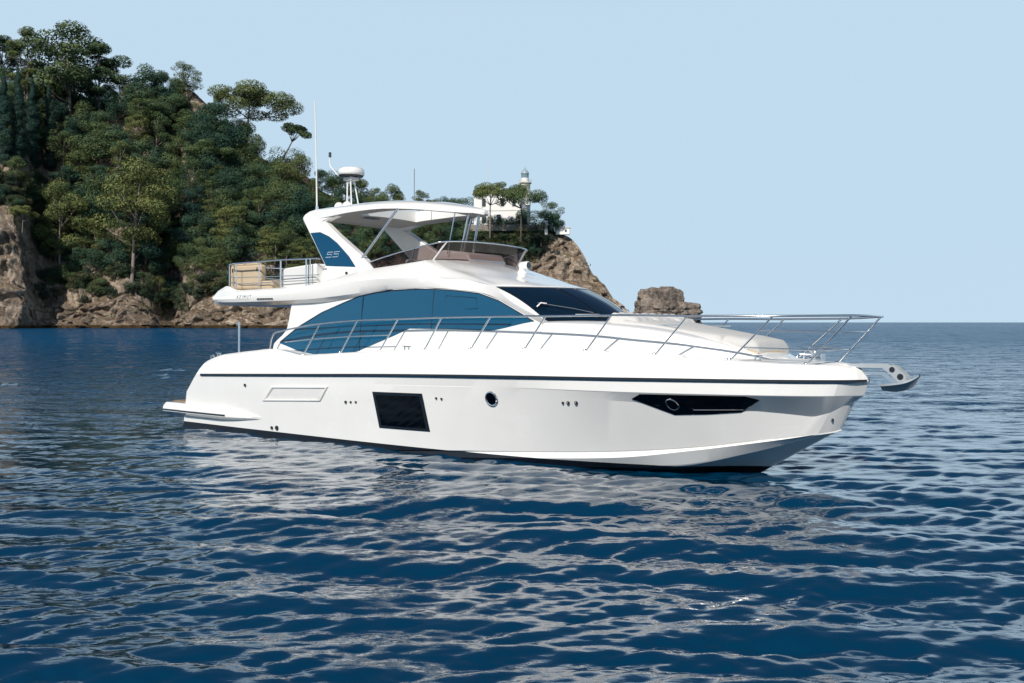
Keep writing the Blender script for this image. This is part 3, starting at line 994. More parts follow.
INS = ([0.3, 11.6, 12.6, 13.4, 14.4, 14.93, 15.4, 15.75, 16.05, 16.27], [0, 0, .015, .05, .11, .15, .175, .155, .045, 0])
ZN = ([0.8, 6, 9, 11.3, 12.8, 16.42], [1.15, 1.27, 1.34, 1.385, 1.388, 1.40])
ZK = ([0, 10, 12.5, 13.6, 14.5], [-.8, -.8, -.6, -.36, -.10])

KN = ([0, 9.5, 12.5, 16.5], [0, 0, 1, 1])
def yN(x, off=.035):       # the knuckle below the rub rail: no crease aft, a sharp one at the bow
    kk = C1(KN)(x); zc, yc, zr, yr, zn = C1(ZC0)(x), C1(YC)(x), C1(ZR)(x), C1(YR)(x), C1(ZN)(x)
    return np.maximum(0, (yr - off) * kk + (yc + (yr - yc) * (zn - zc) / (zr - zc)) * (1 - kk))
def hull_y(x, z):
    """half breadth of the topsides at station x, height z"""
    r = lambda t: float(pchip(t[0], t[1], x)[0])
    zc, yc = r(ZC0), r(YC)
    zr, yr = r(ZR), r(YR)
    kk = r(KN)
    zn = r(ZN); yn = max(0, (yr - .035) * kk + (yc + (yr - yc) * (zn - zc) / (zr - zc)) * (1 - kk))
    zf = float(np.interp(x, ZF[0], ZF[1])); yf = yc + (yn - yc) * (zf - zc) / (zn - zc) - r(INS)
    zg, yg = r(ZG), r(YG)
    return float(np.interp(z, [zc, zf, zn, zr, zg], [yc, yf, yn, yr, yg]))

def hull_curves(n):
    s = np.linspace(0, 1, n)
    # stations gathered towards the stem
    s = 1 - (1 - s) ** 1.35
    out = []
    def cur(x0, x1, yf, zf): 
        x = x0 + (x1 - x0) * s
        out.append(np.stack([x, -yf(x), zf(x)], 1))
    yk = lambda x: np.zeros_like(x)
    cur(0.0, 14.5, yk, C1(ZK))
    cur(0.0, 16.0, lambda x: np.maximum(0, C1(YC)(x + .05 * (x / 16)) - .05 - .10 * np.clip((x - 9) / 4, 0, 1) * np.clip((16 - x) / 1.2, 0, 1)), C1(ZC2))
    cur(0.0, 16.02, lambda x: np.maximum(0, C1(YC)(x + .03) - .03 - .10 * np.clip((x - 9) / 4, 0, 1) * np.clip((16 - x) / 1.2, 0, 1)), lambda x: C1(ZC2)(x) + .022)
    cur(0.0, 16.05, lambda x: C1(YC)(x) + .02 * np.clip((16.05 - x), 0, 1), C1(ZC1))
    cur(0.0, 16.05, lambda x: np.maximum(0, C1(YC)(x) - .012 * np.clip((16.05 - x), 0, 1)), lambda x: C1(ZC0)(x) - .022)
    cur(0.0, 16.05, lambda x: C1(YC)(x) + .022 * np.clip((16.05 - x), 0, 1), C1(ZC0))
    def yF(x):
        zc, yc, zn, zf = C1(ZC0)(x), C1(YC)(x), C1(ZN)(x), np.interp(x, ZF[0], ZF[1])
        yn = yN(x)
        y = yc + (yn - yc) * (zf - zc) / (zn - zc) - C1(INS)(x)
        y[-1] = 0
        return np.maximum(0, y)
    cur(0.36, 16.27, lambda x: yF(x) * np.sqrt(np.clip((16.27 - x) / .30, 0, 1)), lambda x: np.interp(x, ZF[0], ZF[1]))
    cur(0.68, 16.42, lambda x: yN(x) * np.sqrt(np.clip((16.42 - x) / .30, 0, 1)), C1(ZN))
    cur(0.69, 16.428, lambda x: (yN(x) + .012 * C1(KN)(x)) * np.sqrt(np.clip((16.428 - x) / .30, 0, 1)), lambda x: C1(ZN)(x) + .012)
    cur(0.85, 16.5, C1(YR), C1(ZR))
    # rounded bulwark between rub rail and deck edge
    R_, G_ = out[-1], None
    x = 1.13 + (16.32 - 1.13) * s
    G_ = np.stack([x, -C1(YG)(x), C1(ZG)(x)], 1)
    for t, b in ((.35, .035), (.7, .045), (.9, .03)):
        P = R_ * (1 - t) + G_ * t
        k = np.clip((16.4 - P[:, 0]) / 1.0, 0, 1)
        P[:, 1] -= b * k; P[:, 2] += b * .5 * (1 + (1 - k) * 1.2)
        P[-1, 1] = 0
        out.append(P)
    out.append(G_)
    Gi = G_.copy(); Gi[:, 1] = np.minimum(0, Gi[:, 1] + .10); Gi[:, 2] += .005
    out.append(Gi)
    return np.stack(out, 0)

HC = hull_curves(120)
def split_mesh(mb, zcut):
    """cuts the shell at the paint line: returns (above, below)"""
    res = []
    for up in (True, False):
        me = bpy.data.meshes.new("tmp"); me.from_pydata(mb.v, [], mb.f)
        bm = bmesh.new(); bm.from_mesh(me)
        bmesh.ops.remove_doubles(bm, verts=bm.verts, dist=1e-4)
        bmesh.ops.recalc_face_normals(bm, faces=bm.faces)
        bmesh.ops.bisect_plane(bm, geom=bm.verts[:] + bm.edges[:] + bm.faces[:], plane_co=(0, 0, zcut), plane_no=(0, 0, 1),
                               clear_inner=up, clear_outer=not up)
        bm.to_mesh(me); bm.free()
        res.append(me)
    return res
mb = MB().grid(HC).mirror()
ncv = HC.shape[0]
tr = [HC[i][0] for i in range(ncv - 1)]
mb.add([p for p in tr] + [(p[0], -p[1], p[2]) for p in tr], [(i, i + 1, ncv - 1 + i + 1, ncv - 1 + i) for i in range(ncv - 2)])
up_me, lo_me = split_mesh(mb, .10)
up_me.name = "hull"; lo_me.name = "bottom_paint"
HULL = link("hull", up_me, M['gel'], boat, angle=9)
link("bottom_paint", lo_me, M['black'], boat, angle=20)

# panels that follow the hull or the house side --------------------------------
def sheet(top, bot, n, nz, yfun, off, side=-1, thick=.02):
    """plate between a top and a bottom line in (x,z), lying `off` proud of the surface y = yfun(x,z)"""
    def res(P, n):
        a = np.array(P, float); L = np.concatenate([[0], np.cumsum(np.linalg.norm(np.diff(a, axis=0), axis=1))])
        q = np.linspace(0, L[-1], n) if n else L
        q = np.unique(np.concatenate([q, L]))
        return a, L, q
    if len(top) != len(bot): raise ValueError
    a = np.array(top, float); b = np.array(bot, float)
    k = np.arange(len(a)); q = np.unique(np.concatenate([np.linspace(0, len(a) - 1, n), k]))
    T = np.stack([np.interp(q, k, a[:, c]) for c in (0, 1)], 1); B = np.stack([np.interp(q, k, b[:, c]) for c in (0, 1)], 1)
    G = []
    for i in range(len(q)):
        row = []
        for j in range(nz + 1):
            p = B[i] + (T[i] - B[i]) * j / nz
            row.append((p[0], side * (yfun(p[0], p[1]) + off), p[1]))
        G.append(row)
    mb = MB().grid(G)
    m = len(q); w = nz + 1
    loop = [i * w for i in range(m)] + [(m - 1) * w + j for j in range(1, w)] + [i * w + nz for i in range(m - 2, -1, -1)] + [j for j in range(nz - 1, 0, -1)]
    ext = [mb.v[i] for i in loop]
    inn = [(x, y - side * thick, z) for x, y, z in ext]
    L = len(loop)
    mb.add(ext + inn, [(i, (i + 1) % L, L + (i + 1) % L, L + i) for i in range(L)])
    return mb

def both(fn):
    for side in (-1, 1): fn(side)

# rub rail: dark rubber strip with a bright line beneath
for side in (-1, 1):
    xs = np.concatenate([np.linspace(1.06, 15.5, 60), np.linspace(15.6, 16.49, 22)])
    def strip(z0, z1, o0, o1, zoff=0):
        G = []
        for x in xs:
            y = float(C1(YR)(x)[0]); z = float(C1(ZR)(x)[0]) + zoff
            G.append([(x, side * (y - .03), z + z0), (x, side * (y + o0), z + z0), (x, side * (y + o1), z + z1), (x, side * (y - .03), z + z1)])
        return MB().grid(G)
    strip(-.018, .020, .030, .030).build("rub_rail", M['rub'], boat, angle=40)
    strip(-.042, -.021, .012, .026).build("rub_rail_trim", M['chrome'], boat, angle=40)

# moulding joint on the stern quarter
for side in (-1, 1):
    MB().tube([(2.86 - .10 * t, side * (hull_y(2.86, 1.88 - .42 * t) + .040 * sin(pi * min(1, t * 1.1))), 1.88 - .42 * t) for t in np.linspace(0, 1, 8)], .006, 5).build("joint", M['gel_in'], boat)
# square hull window, bow window, portholes, vents, fittings (both sides)
def hull_window(side):
    f = sheet([(7.27, 1.16), (8.66, 1.185)], [(7.37, .425), (8.76, .435)], 8, 6, hull_y, .024, side, .06).build("hull_window", M['blackframe'], boat, angle=40)
    sheet([(7.36, 1.10), (8.585, 1.125)], [(7.445, .485), (8.665, .495)], 8, 6, hull_y, .030, side, .02).build("pane", M['blackglass'], f, angle=40)
both(hull_window)
def bow_window(side):
    top = [(13.20, 1.285), (13.375, 1.372), (13.8, 1.376), (14.4, 1.382), (15.0, 1.385), (15.16, 1.325)]
    bot = [(13.20, 1.280), (13.375, 1.205), (13.81, 1.022), (14.3, 1.05), (14.80, 1.098), (15.16, 1.320)]
    f = sheet(top, bot, 40, 10, hull_y, .016, side, .05).build("bow_window", M['blackglass'], boat, angle=40)
    ring = MB()
    cx, cz, r = 13.83, 1.205, .095
    pts = [(cx + r * cos(a), side * (hull_y(cx + r * cos(a), cz + r * sin(a)) + .022), cz + r * sin(a)) for a in np.linspace(0, 2 * pi, 25)]
    ring.tube(pts, .010, 6).build("porthole_ring", M['chrome'], f)
    bar = MB().tube([(x, side * (hull_y(x, 1.12 + (x - 14.1) * .03) + .020), 1.12 + (x - 14.1) * .03) for x in np.linspace(14.12, 14.85, 10)], .006, 5)
    bar.build("seam", M['letter'], f)
both(bow_window)
def porthole(side):
    cx, cz, r = 10.385, 1.162, .125
    pts = [(cx + r * cos(a), side * (hull_y(cx + r * cos(a), cz + r * sin(a)) + .016), cz + r * sin(a)) for a in np.linspace(0, 2 * pi, 29)]
    f = MB().tube(pts, .018, 8).build("porthole", M['chrome'], boat)
    MB().prism([(x, y + side * .0, z) for x, y, z in pts[:-1]], (0, -side * .03, 0)).build("pane", M['blackglass'], f)
both(porthole)
def vent(side):
    o = [(3.888, 1.125), (5.90, 1.208), (5.606, .885), (3.519, .779)]
    i = [(4.00, 1.092), (5.765, 1.158), (5.485, .905), (3.69, .835)]
    yy = lambda p, k: (p[0], side * (hull_y(p[0], p[1]) + k), p[1])
    mb = MB()
    A = [yy(p, .003) for p in o]; B = [yy(p, .032) for p in [(o[q][0] * .8 + i[q][0] * .2, o[q][1] * .8 + i[q][1] * .2) for q in range(4)]]
    Cc = [yy(p, .032) for p in [(o[q][0] * .35 + i[q][0] * .65, o[q][1] * .35 + i[q][1] * .65) for q in range(4)]]; D = [yy(p, -.002) for p in i]
    mb.add(A + B + Cc + D, [(r * 4 + q, r * 4 + (q + 1) % 4, (r + 1) * 4 + (q + 1) % 4, (r + 1) * 4 + q) for r in range(3) for q in range(4)])
    f = mb.build("vent_frame", M['gel'], boat, angle=20)
    sheet([i[0], i[1]], [i[3], i[2]], 6, 3, hull_y, .006, side, .02).build("vent_panel", M['gel_in'], f, angle=40)
both(vent)
FIT = [(6.415, .903, .030), (6.572, .911, .022), (6.729, .919, .022), (9.03, 1.112, .020), (9.165, 1.105, .020), (11.905, 1.158, .022), (12.008, 1.163, .03), (12.165, 1.17, .032),
       (2.909, 1.117, .034), (3.803, .185, .036), (3.989, .196, .05), (16.0, 1.0, .022)]
for x, z, r in FIT:
    for side in (-1, 1):
        y = hull_y(x, z) + (.035 if z < .3 else .018)
        MB().lathe([(r, -.01), (r, .012), (r * .65, .022), (r * .5, .004), (0, .003)], (x, 0, z), 12, 'y').build("hull_fitting", M['rub'], boat).location = (0, -y if side < 0 else y, 0)

# swim platform with its side sponsons
def platform():
    xs = np.concatenate([np.linspace(-.70, -.55, 5), np.linspace(-.3, 2.4, 14), np.linspace(2.6, 3.45, 10)])
    G = []
    for x in xs:
        k = 1 - max(0, (x - 1.7) / 1.75) ** 1.6                     # the sponson fades into the hull
        k = max(k, .004)
        e = min(1, ((x + .70) / .16)) if x < -.54 else 1
        e = sqrt(max(.0, 1 - (1 - e) ** 2))
        hy = 2.26 if x < .3 else hull_y(x, max(.2, .45)) - .01
        w = .17 * k + .012
        zt = .40 + .165 * e * (1 if x < 1.9 else max(.25, 1 - (x - 1.9) / 2.2))
        if x > 1.9: zt = .42 + .145 * max(0, 1 - ((x - 1.9) / 1.55) ** 1.5)
        ze = .40 - .02 * (1 - e) + .01 * max(0, x)/3.45
        zb = ze - .07 - .02 * e * k
        yo = hy + w - .16 * (1 - e)
        G.append([(x, -(hy - .06), zt), (x, -(hy + w * .45), zt - .015), (x, -(yo - .015), ze + .045 * k + .01), (x, -yo, ze), (x, -(yo - .004), zb + .02), (x, -(yo - .05 * k - .01), zb), (x, -(hy - .06), zb - .13 * e * k)])
    mb = MB().grid(G)
    n = len(G[0])
    # deck between the sponsons, transom side open
    first = G[0]
    top = [g[0] for g in G if g[0][0] <= .30]; bt = [g[-1] for g in G if g[0][0] <= .30]
    mb.mirror()
    mb.grid([[(x, y, z), (x, -y, z)] for x, y, z in top]); mb.grid([[(x, y, z), (x, -y, z)] for x, y, z in bt])
    mb.add([p for p in first] + [(x, -y, z) for x, y, z in first], [(i, i + 1, n + i + 1, n + i) for i in range(n - 1)])
    pf = mb.build("swim_platform", M['gel'], boat, angle=35)
    for side in (-1, 1):
        G2 = []
        for g in G:
            if -.69 <= g[3][0] <= 2.25:
                x, y, z = g[3]; y = abs(y) * -side * -1
                yy = side * (abs(g[3][1]))
                G2.append([(x, yy - side * .01, z - .012), (x, yy + side * .012, z - .012), (x, yy + side * .012, z - .048), (x, yy - side * .01, z - .048)])
        MB().grid(G2).build("fender_strip", M['rub'], pf, angle=40)
    MB().box((-.22, 0, .572), (.86, 4.2, .012)).build("teak_decking", M['teak'], pf)
platform()
for side in (-1, 1):            # underwater light housings beneath the sponson
    for x in (.75, 1.25, 1.8):
        MB().lathe([(.03, -.02), (.03, .02), (.0, .024)], (x, side * 2.262, .27), 10, 'y').build("hull_fitting", M['chrome'], boat)

# decks -----------------------------------------------------------------------
G = []
for p in HC[-1]:
    if p[0] < 3.55: continue
    y = -p[1]; z = p[2]
    G.append([(p[0], -y * q, z - .012 + .05 * (1 - q * q)) for q in (1, .8, .5, .2, 0, -.2, -.5, -.8, -1)])
MB().grid(G).build("deck", M['gel_in'], boat, angle=40)
mb = MB()
mb.prism([(1.0, -2.1, 1.02), (3.7, -2.15, 1.02), (3.7, 2.15, 1.02), (1.0, 2.1, 1.02)], (0, 0, .03))
cf = mb.build("cockpit_floor", M['teak'], boat)
mb = MB()
mb.grid([[(x, -(float(C1(YG)(x)[0]) - .10), float(C1(ZG)(x)[0]) - .002), (x, -(float(C1(YG)(x)[0]) - .14), 1.03)] for x in np.linspace(1.2, 3.7, 12)])
mb.mirror(); mb.build("cockpit_coaming", M['gel_in'], boat)
mb = MB(); mb.box((1.55, 0, 1.27), (.7, 2.8, .44)); mb.box((1.28, 0, 1.5), (.18, 2.8, .36))
mb.build("cockpit_sofa", M['beige'], boat, bevel=.06)

# deckhouse ---------------------------------------------------------------------
def yA(x): return float(pchip([3, 8, 10, 11.2], [1.97, 1.97, 1.925, 1.85], x)[0])
def yw(x, z): return yA(x) - .069 * (z - 1.9)

LENS_TOP = [(3.60, 2.12), (4.22, 2.465), (5.04, 2.795), (5.77, 3.005), (6.25, 3.135), (6.73, 3.20), (7.26, 3.24), (7.97, 3.252), (8.49, 3.235), (9.1, 3.195), (9.66, 3.13), (10.15, 2.985), (10.74, 2.71), (10.97, 2.603)]
LENS_BOT = [(3.60, 2.10), (4.28, 1.93), (4.81, 1.868), (5.79, 1.915), (6.22, 1.945), (6.85, 2.14), (7.38, 2.305), (7.82, 2.455), (8.4, 2.452), (8.94, 2.447), (9.97, 2.415), (10.3, 2.47), (10.74, 2.56), (10.97, 2.598)]

KEYL = [(.95, 1.98, 3.10), (1.5, 2.03, 3.065), (2.1, 2.05, 3.06), (3.2, 2.05, 3.065), (4.6, 2.05, 3.085), (5.6, 2.02, 3.14), (6.5, 1.93, 3.215), (7.3, 0, 3.265), (8.2, 0, 3.27), (9.1, 0, 3.215), (9.67, 0, 3.15), (10.17, 0, 3.0), (10.76, 0, 2.725), (11.15, 0, 2.56)]
KEYL = [(x, y if y else yw(x, z) + .006, z) for x, y, z in KEYL]
KEYW = [(x, yw(max(x, 3.0), z) if i > 6 else min(y - .06, 1.90), z - (.085 if i < 6 else .05 if i == 6 else 0)) for i, (x, y, z) in enumerate(KEYL)]
KEYW[6] = (6.5, yw(6.5, 3.165), 3.165)
KEYU = [(.90, 1.98, 3.19), (1.5, 2.05, 3.20), (2.1, 2.07, 3.215), (3.2, 2.07, 3.245), (4.6, 2.07, 3.31), (5.6, 2.05, 3.40), (6.4, 2.0, 3.46), (7.3, 1.96, 3.485), (8.2, 1.91, 3.48), (9.15, 1.80, 3.42), (9.67, 1.555, 3.30), (10.2, 1.54, 3.02), (10.77, 1.53, 2.735), (11.12, 1.51, 2.57)]
KEYP = [(1.42, 1.95, 3.46), (1.62, 2.0, 3.44), (2.05, 2.0, 3.345), (3.2, 2.0, 3.362), (4.6, 1.98, 3.41), (5.3, 1.88, 3.54), (6.3, 1.68, 3.72), (7.1, 1.62, 3.785), (7.9, 1.55, 3.86)]
sg = lambda K: [(x, -y, z) for x, y, z in K]
NL = 92
L_ = smooth_pts(sg(KEYL), NL); W_ = smooth_pts(sg(KEYW), NL); U_ = smooth_pts(sg(KEYU), NL)
mb = MB()
mid = (L_ + U_) / 2; mid[:, 1] -= .018
mb.grid(np.stack([W_, L_, mid, U_], 0))
# coaming from the crease up to the flybridge sill, then inside
nu = int(round(8 / 13 * (NL - 1))) + 1
U8 = smooth_pts(sg(KEYU[:9]), 60); P8 = smooth_pts(sg(KEYP), 60)
mid2 = (U8 + P8) / 2; mid2[:, 1] -= .03; mid2[:, 2] += .02
Pi = P8.copy(); Pi[:, 1] += .07; Pi[:, 2] -= .004
Qi = Pi.copy(); Qi[:, 1] += .04; Qi[:, 2] = 3.30
mb.grid(np.stack([U8, mid2, P8, Pi, Qi], 0))
mb.mirror()
# underside of the overhang and aft edge
und = [p for p in W_ if p[0] < 4.1]
mb.grid([[tuple(p), (p[0], -p[1], p[2])] for p in und])
e0 = [W_[0], L_[0], mid[0], U_[0]]; e1 = [U8[0], mid2[0], P8[0], Pi[0], Qi[0]]
for E in (e0, e1):
    mb.grid([[tuple(p), (p[0] - .10, 0, p[2]), (p[0], -p[1], p[2])] for p in E])
mb.build("flybridge", M['gel'], boat, angle=24)
mb = MB().prism([(1.3, -1.9, 3.30), (7.9, -1.6, 3.30), (7.9, 1.6, 3.30), (1.3, 1.9, 3.30)], (0, 0, .02))
mb.build("flybridge_floor", M['gel_in'], boat)

# house side walls and aft bulkhead
wt = [(3.33, 1.98), (3.36, 2.08), (3.46, 2.16), (3.64, 2.27), (3.80, 2.40), (3.86, 2.62), (3.90, 2.85), (3.93, 2.99)] + [(x, z - .004) for x, y, z in KEYW if x > 4.2]
wb = [(x, 1.72) for x, z in wt]
for side in (-1, 1):
    mbw = sheet(wt, wb, 110, 8, yw, 0, side, .10)
    mbw.build("house_side", M['gel'], boat, angle=30)
mb = MB().prism([(3.97, -1.86, 1.03), (3.97, -1.80, 2.98), (3.97, 1.80, 2.98), (3.97, 1.86, 1.03)], (.06, 0, 0))
mb.build("aft_bulkhead", M['gel_in'], boat)
mb = MB().prism([(3.955, -1.2, 1.07), (3.955, -1.2, 2.9), (3.955, 1.2, 2.9), (3.955, 1.2, 1.07)], (.012, 0, 0))
mb.build("salon_door", M['screen'], boat)

def lens(side):
    f = sheet(LENS_TOP, LENS_BOT, 90, 12, lambda x, z: yw(x, z) + .006 * sin(x * 1.9 + z * 1.3) + .004 * sin(z * 5 - x * .7), .016, side, .05).build("side_window", M['blueglass'], boat, angle=40)
    def line(pts, r=.007):
        MB().tube([(x, side * (yw(x, z) + .018), z) for x, z in pts], r, 5).build("seam", M['seam'], f)
    line([(6.37, 3.155), (6.345, 1.975)], .013); line([(8.475, 3.235), (8.45, 2.455)], .013)
    line([(8.80, 3.10), (9.60, 3.045), (9.64, 2.84), (8.79, 2.825), (8.80, 3.10)], .008)
    line([(x, 2.40 + .14 * min(1, (x - 3.7) / 4)) for x in np.linspace(4.2, 10.45, 30)], .012)
    line(LENS_TOP, .010)
both(lens)

# brow between flybridge sill and windscreen, windscreen, pillars
SIDE = [(8.2, -1.91, 3.48), (8.75, -1.87, 3.452), (9.15, -1.80, 3.42), (9.45, -1.68, 3.36), (9.67, -1.555, 3.30)]
SHO = [(7.9, -1.55, 3.86), (8.5, -1.53, 3.69), (9.05, -1.50, 3.535), (9.45, -1.44, 3.405), (9.72, -1.40, 3.315)]
MIDL = [(7.98, -.8, 3.915), (8.75, -.8, 3.735), (9.5, -.8, 3.50), (10.0, -.79, 3.375), (10.28, -.78, 3.30)]
CEN = [(8.02, 0, 3.93), (8.85, 0, 3.74), (9.7, 0, 3.49), (10.25, 0, 3.36), (10.52, 0, 3.30)]
rows = []
K = [smooth_pts(c, 24) for c in (SIDE, SHO, MIDL, CEN)]
for i in range(24):
    key = [K[q][i] for q in range(4)]
    half = smooth_pts(key, 19)
    full = list(half) + [np.array((p[0], -p[1], p[2])) for p in half[-2::-1]]
    rows.append(full)
mb = MB().grid(rows)
# header lip down to the glass
hdr = rows[-1]
mb.grid([hdr, [np.array((p[0] + .05, p[1], p[2] - .035)) for p in hdr], [np.array((p[0] - .12, p[1] * .98, p[2] - .07)) for p in hdr]])
# dash shelf behind the sill
back = rows[0]
mb.grid([back, [np.array((p[0] - .08, p[1] * .97, p[2] - .01)) for p in back], [np.array((p[0] - .65, p[1] * .9, 3.62)) for p in back], [np.array((p[0] - .75, p[1] * .9, 3.3)) for p in back]])
mb.build("brow", M['gel'], boat, angle=24)

def WS(y, v, off=0):
    xb = 11.74 - .33 * y * y; xt = 10.52 - .37 * y * y
    zb, zt = 2.60, 3.285
    b = .05 * sin(pi * v)
    n = Vector((.48, 0, .87))
    return (xb + (xt - xb) * v + b * .5 + n.x * off, y, zb + (zt - zb) * v + b + n.z * off)
mb = MB().grid([[WS(y, v) for v in np.linspace(-.02, 1.0, 12)] for y in np.linspace(-1.53, 1.53, 50)])
wsf = mb.build("windscreen", M['blackframe'], boat, angle=60)
for a, b in ((-1.46, -.545), (-.48, .48), (.545, 1.46)):
    MB().grid([[WS(y, v, .010) for v in np.linspace(.035, .945, 12)] for y in np.linspace(a, b, 18)]).build("pane", M['screen'], wsf, angle=60)
mb = MB().tube([WS(y, .985, .012) for y in np.linspace(-1.47, 1.47, 40)], .016, 6)
mb.build("header_trim", M['gel'], wsf)
for side in (-1, 1):            # pillar skin along the glass edge
    mb = MB().grid([[WS(side * 1.50, v, .012), WS(side * 1.545, v, .015), WS(side * 1.56, v, -.06)] for v in np.linspace(-.02, 1.0, 14)])
    mb.build("pillar", M['gel'], wsf, angle=60)
    w = MB()
    w.tube([WS(side * 1.42, .30, .03), WS(side * 1.36, .33, .09), WS(side * 1.30, .30, .10)], .026, 7)
    wp = w.build("wiper", M['darksteel'], boat)
    MB().tube([WS(side * 1.38, .36, .07), WS(side * .95, .22, .08), WS(side * .62, .16, .05)], .008, 6).build("wiper_arm", M['letter'], wp)
    MB().tube([WS(side * .98, .12, .035), WS(side * .55, .13, .035), WS(side * .30, .12, .03)], .013, 6).build("wiper_blade", M['gel_in'], wp)

# coachroof and foredeck furniture -------------------------------------------------
XC = [11.02, 11.3, 11.8, 12.3, 13.0, 13.64, 14.2, 14.67, 15.0, 15.18, 15.27]
YCb = [1.868, 1.845, 1.79, 1.71, 1.54, 1.34, 1.10, .86, .62, .40, .15]
ZCt = [2.59, 2.595, 2.585, 2.565, 2.50, 2.40, 2.27, 2.12, 2.01, 1.96, 1.93]
xs = np.linspace(11.02, 15.27, 60)
yb_ = pchip(XC, YCb, xs); zt_ = pchip(XC, ZCt, xs)
G = []
for x, y, z in zip(xs, yb_, zt_):
    h = z - 1.9
    prof = [(y, 1.86), (y - .03, 1.9 + h * .5), (y - .06, 1.9 + h * .82), (y - .10, 1.9 + h * .95), (y - .17, z), (y * .5, z + .03), (0, z + .04)]
    prof = [(max(a, 0), b) for a, b in prof]
    G.append([(x, -a, b) for a, b in prof] + [(x, a, b) for a, b in prof[-2::-1]])
MB().grid(G).build("coachroof", M['gel'], boat, angle=35)

def pad(x0, x1, w0, w1, z0, z1, h, n=24, round_=.06, crown=.02, front_round=.08, rear_round=.05):
    G = []
    for t in np.linspace(0, 1, n):
        x = x0 + (x1 - x0) * t
        k = 1.0
        dx0, dx1 = x - x0, x1 - x
        if dx0 < rear_round: k = sqrt(max(0, 1 - (1 - dx0 / rear_round) ** 2))
        if dx1 < front_round: k = min(k, sqrt(max(0, 1 - (1 - dx1 / front_round) ** 2)))
        w = w0 + (w1 - w0) * t; z = z0 + (z1 - z0) * t
        w = w * (1 - .05 * (1 - k)); hh = h * (.15 + .85 * k)
        pr = [(w - .05, 0), (w, hh * .3), (w, hh * .6), (w - round_ * .4, hh * .88), (w - round_, hh), (w * .5, hh + crown * .8), (0, hh + crown)]
        G.append([(x, -a, z + b) for a, b in pr] + [(x, a, z + b) for a, b in pr[-2::-1]])
    mb = MB().grid(G)
    m = len(G[0])
    mb.add(G[0], [tuple(range(m))]); mb.add(G[-1], [tuple(range(m))])
    return mb
sp = pad(12.45, 14.28, 1.20, .80, 2.50, 2.225, .14, 40, .07, .03).build("sunpad", M['cushion'], boat, angle=50)
for y0, y1 in ((-1.12, -.42), (-.38, .38), (.42, 1.12)):
    xs_ = np.linspace(0, 1, 14); G = []
    for t in xs_:
        x = 12.12 + .62 * t
        hh = (.23 - .12 * t) * sqrt(max(.02, 1 - (1 - min(1, t / .22)) ** 2)) * sqrt(max(.05, min(1, (1 - t) / .15)))
        row = []
        for q in np.linspace(0, 1, 15):
            y = y0 + (y1 - y0) * q
            e = min(1, min(q, 1 - q) / .12); e = sqrt(max(0, 1 - (1 - e) ** 2))
            row.append((x, y * (1 - .03 * t), 2.57 - .03 * t + hh * e + .012 * sin(q * 17 + t * 5)))
        G.append(row)
    MB().grid(G).build("backrest_cushion", M['cushion'], boat, angle=60)
bl = pad(14.22, 14.86, .78, .62, 2.17, 2.06, .215, 30, .09, .02, .13, .08).build("bolster", M['cushion'], boat, angle=60)
MB().tube([(14.20, -.78, 2.17), (14.5, -.71, 2.12), (14.82, -.60, 2.07), (14.86, 0, 2.08), (14.82, .60, 2.07), (14.2, .78, 2.17)], .035, 8).build("piping", M['beige'], bl)
for y in (-.45, .45):
    MB().box((13.3, y - .5 if y < 0 else y + .5, 2.54), (.42, .02, .02)).build("grab_rail", M['chrome'], boat)
# deck hatch, windlass, cleats
mb = MB(); mb.lathe([(.12, 0), (.12, .06), (.07, .09), (.07, .16), (.10, .19), (.10, .21), (0, .215)], (15.52, .14, 1.93), 16)
wl_o = mb.build("windlass", M['chrome'], boat)
MB().lathe([(.05, 0), (.05, .15), (0, .16)], (15.75, -.05, 1.92), 12).build("chain_stopper", M['chrome'], boat)
def cleat(x, y, z, rz, L=.26):
    mb = MB(); R = Matrix.Rotation(rz, 3, 'Z')
    for k in (-.06, .06):
        p = R @ Vector((k, 0, 0)); mb.tube([(x + p.x, y + p.y, z - .02), (x + p.x, y + p.y, z + .085)], .018, 8)
    a = R @ Vector((L / 2, 0, 0)); mb.tube([(x - a.x, y - a.y, z + .095), (x, y, z + .085), (x + a.x, y + a.y, z + .095)], [.010, .017, .010], 8)
    mb.build("cleat", M['chrome'], boat)
for side in (-1, 1):
    cleat(15.02, side * .98, 1.945, side * .45); cleat(8.0, side * 2.18, 2.0, 0); cleat(1.42, side * 2.14, 1.73, 0.1 * side, .3)
    MB().tube([(1.22, side * 2.2, 1.66), (1.20, side * 2.22, 1.74), (1.34, side * 2.23, 1.77), (1.36, side * 2.22, 1.70)], .018, 7).build("fairlead", M['chrome'], boat)

# bow roller and anchor
mb = MB()
for y in (-.085, .07):
    mb.prism([(15.9, y, 1.905), (16.86, y, 1.925), (16.95, y, 1.90), (17.12, y, 1.76), (17.13, y, 1.66), (17.0, y, 1.64), (16.84, y, 1.80), (16.74, y, 1.865), (15.9, y, 1.86)], (0, .015, 0))
mb.prism([(15.95, -.085, 1.905), (15.95, .085, 1.905), (16.84, .085, 1.925), (16.84, -.085, 1.925)], (0, 0, .012))
br = mb.build("bow_roller", M['anchor'], boat, angle=20)
mb = MB(); mb.lathe([(0, -.092), (.05, -.092), (.04, 0), (.05, .092), (0, .092)], (17.03, 0, 1.735), 14, 'y'); mb.lathe([(0, -.092), (.045, -.092), (.035, 0), (.045, .092), (0, .092)], (16.90, 0, 1.845), 14, 'y')
mb.build("roller", M['rub'], br)
an = empty("anchor"); an.parent = boat
mb = MB().prism([(16.2, -.02, 1.80), (16.76, -.02, 1.81), (17.02, -.02, 1.62), (16.96, -.02, 1.555), (16.70, -.02, 1.74), (16.2, -.02, 1.755)], (0, .04, 0))
mb.build("shank", M['chrome'], an, bevel=.006)
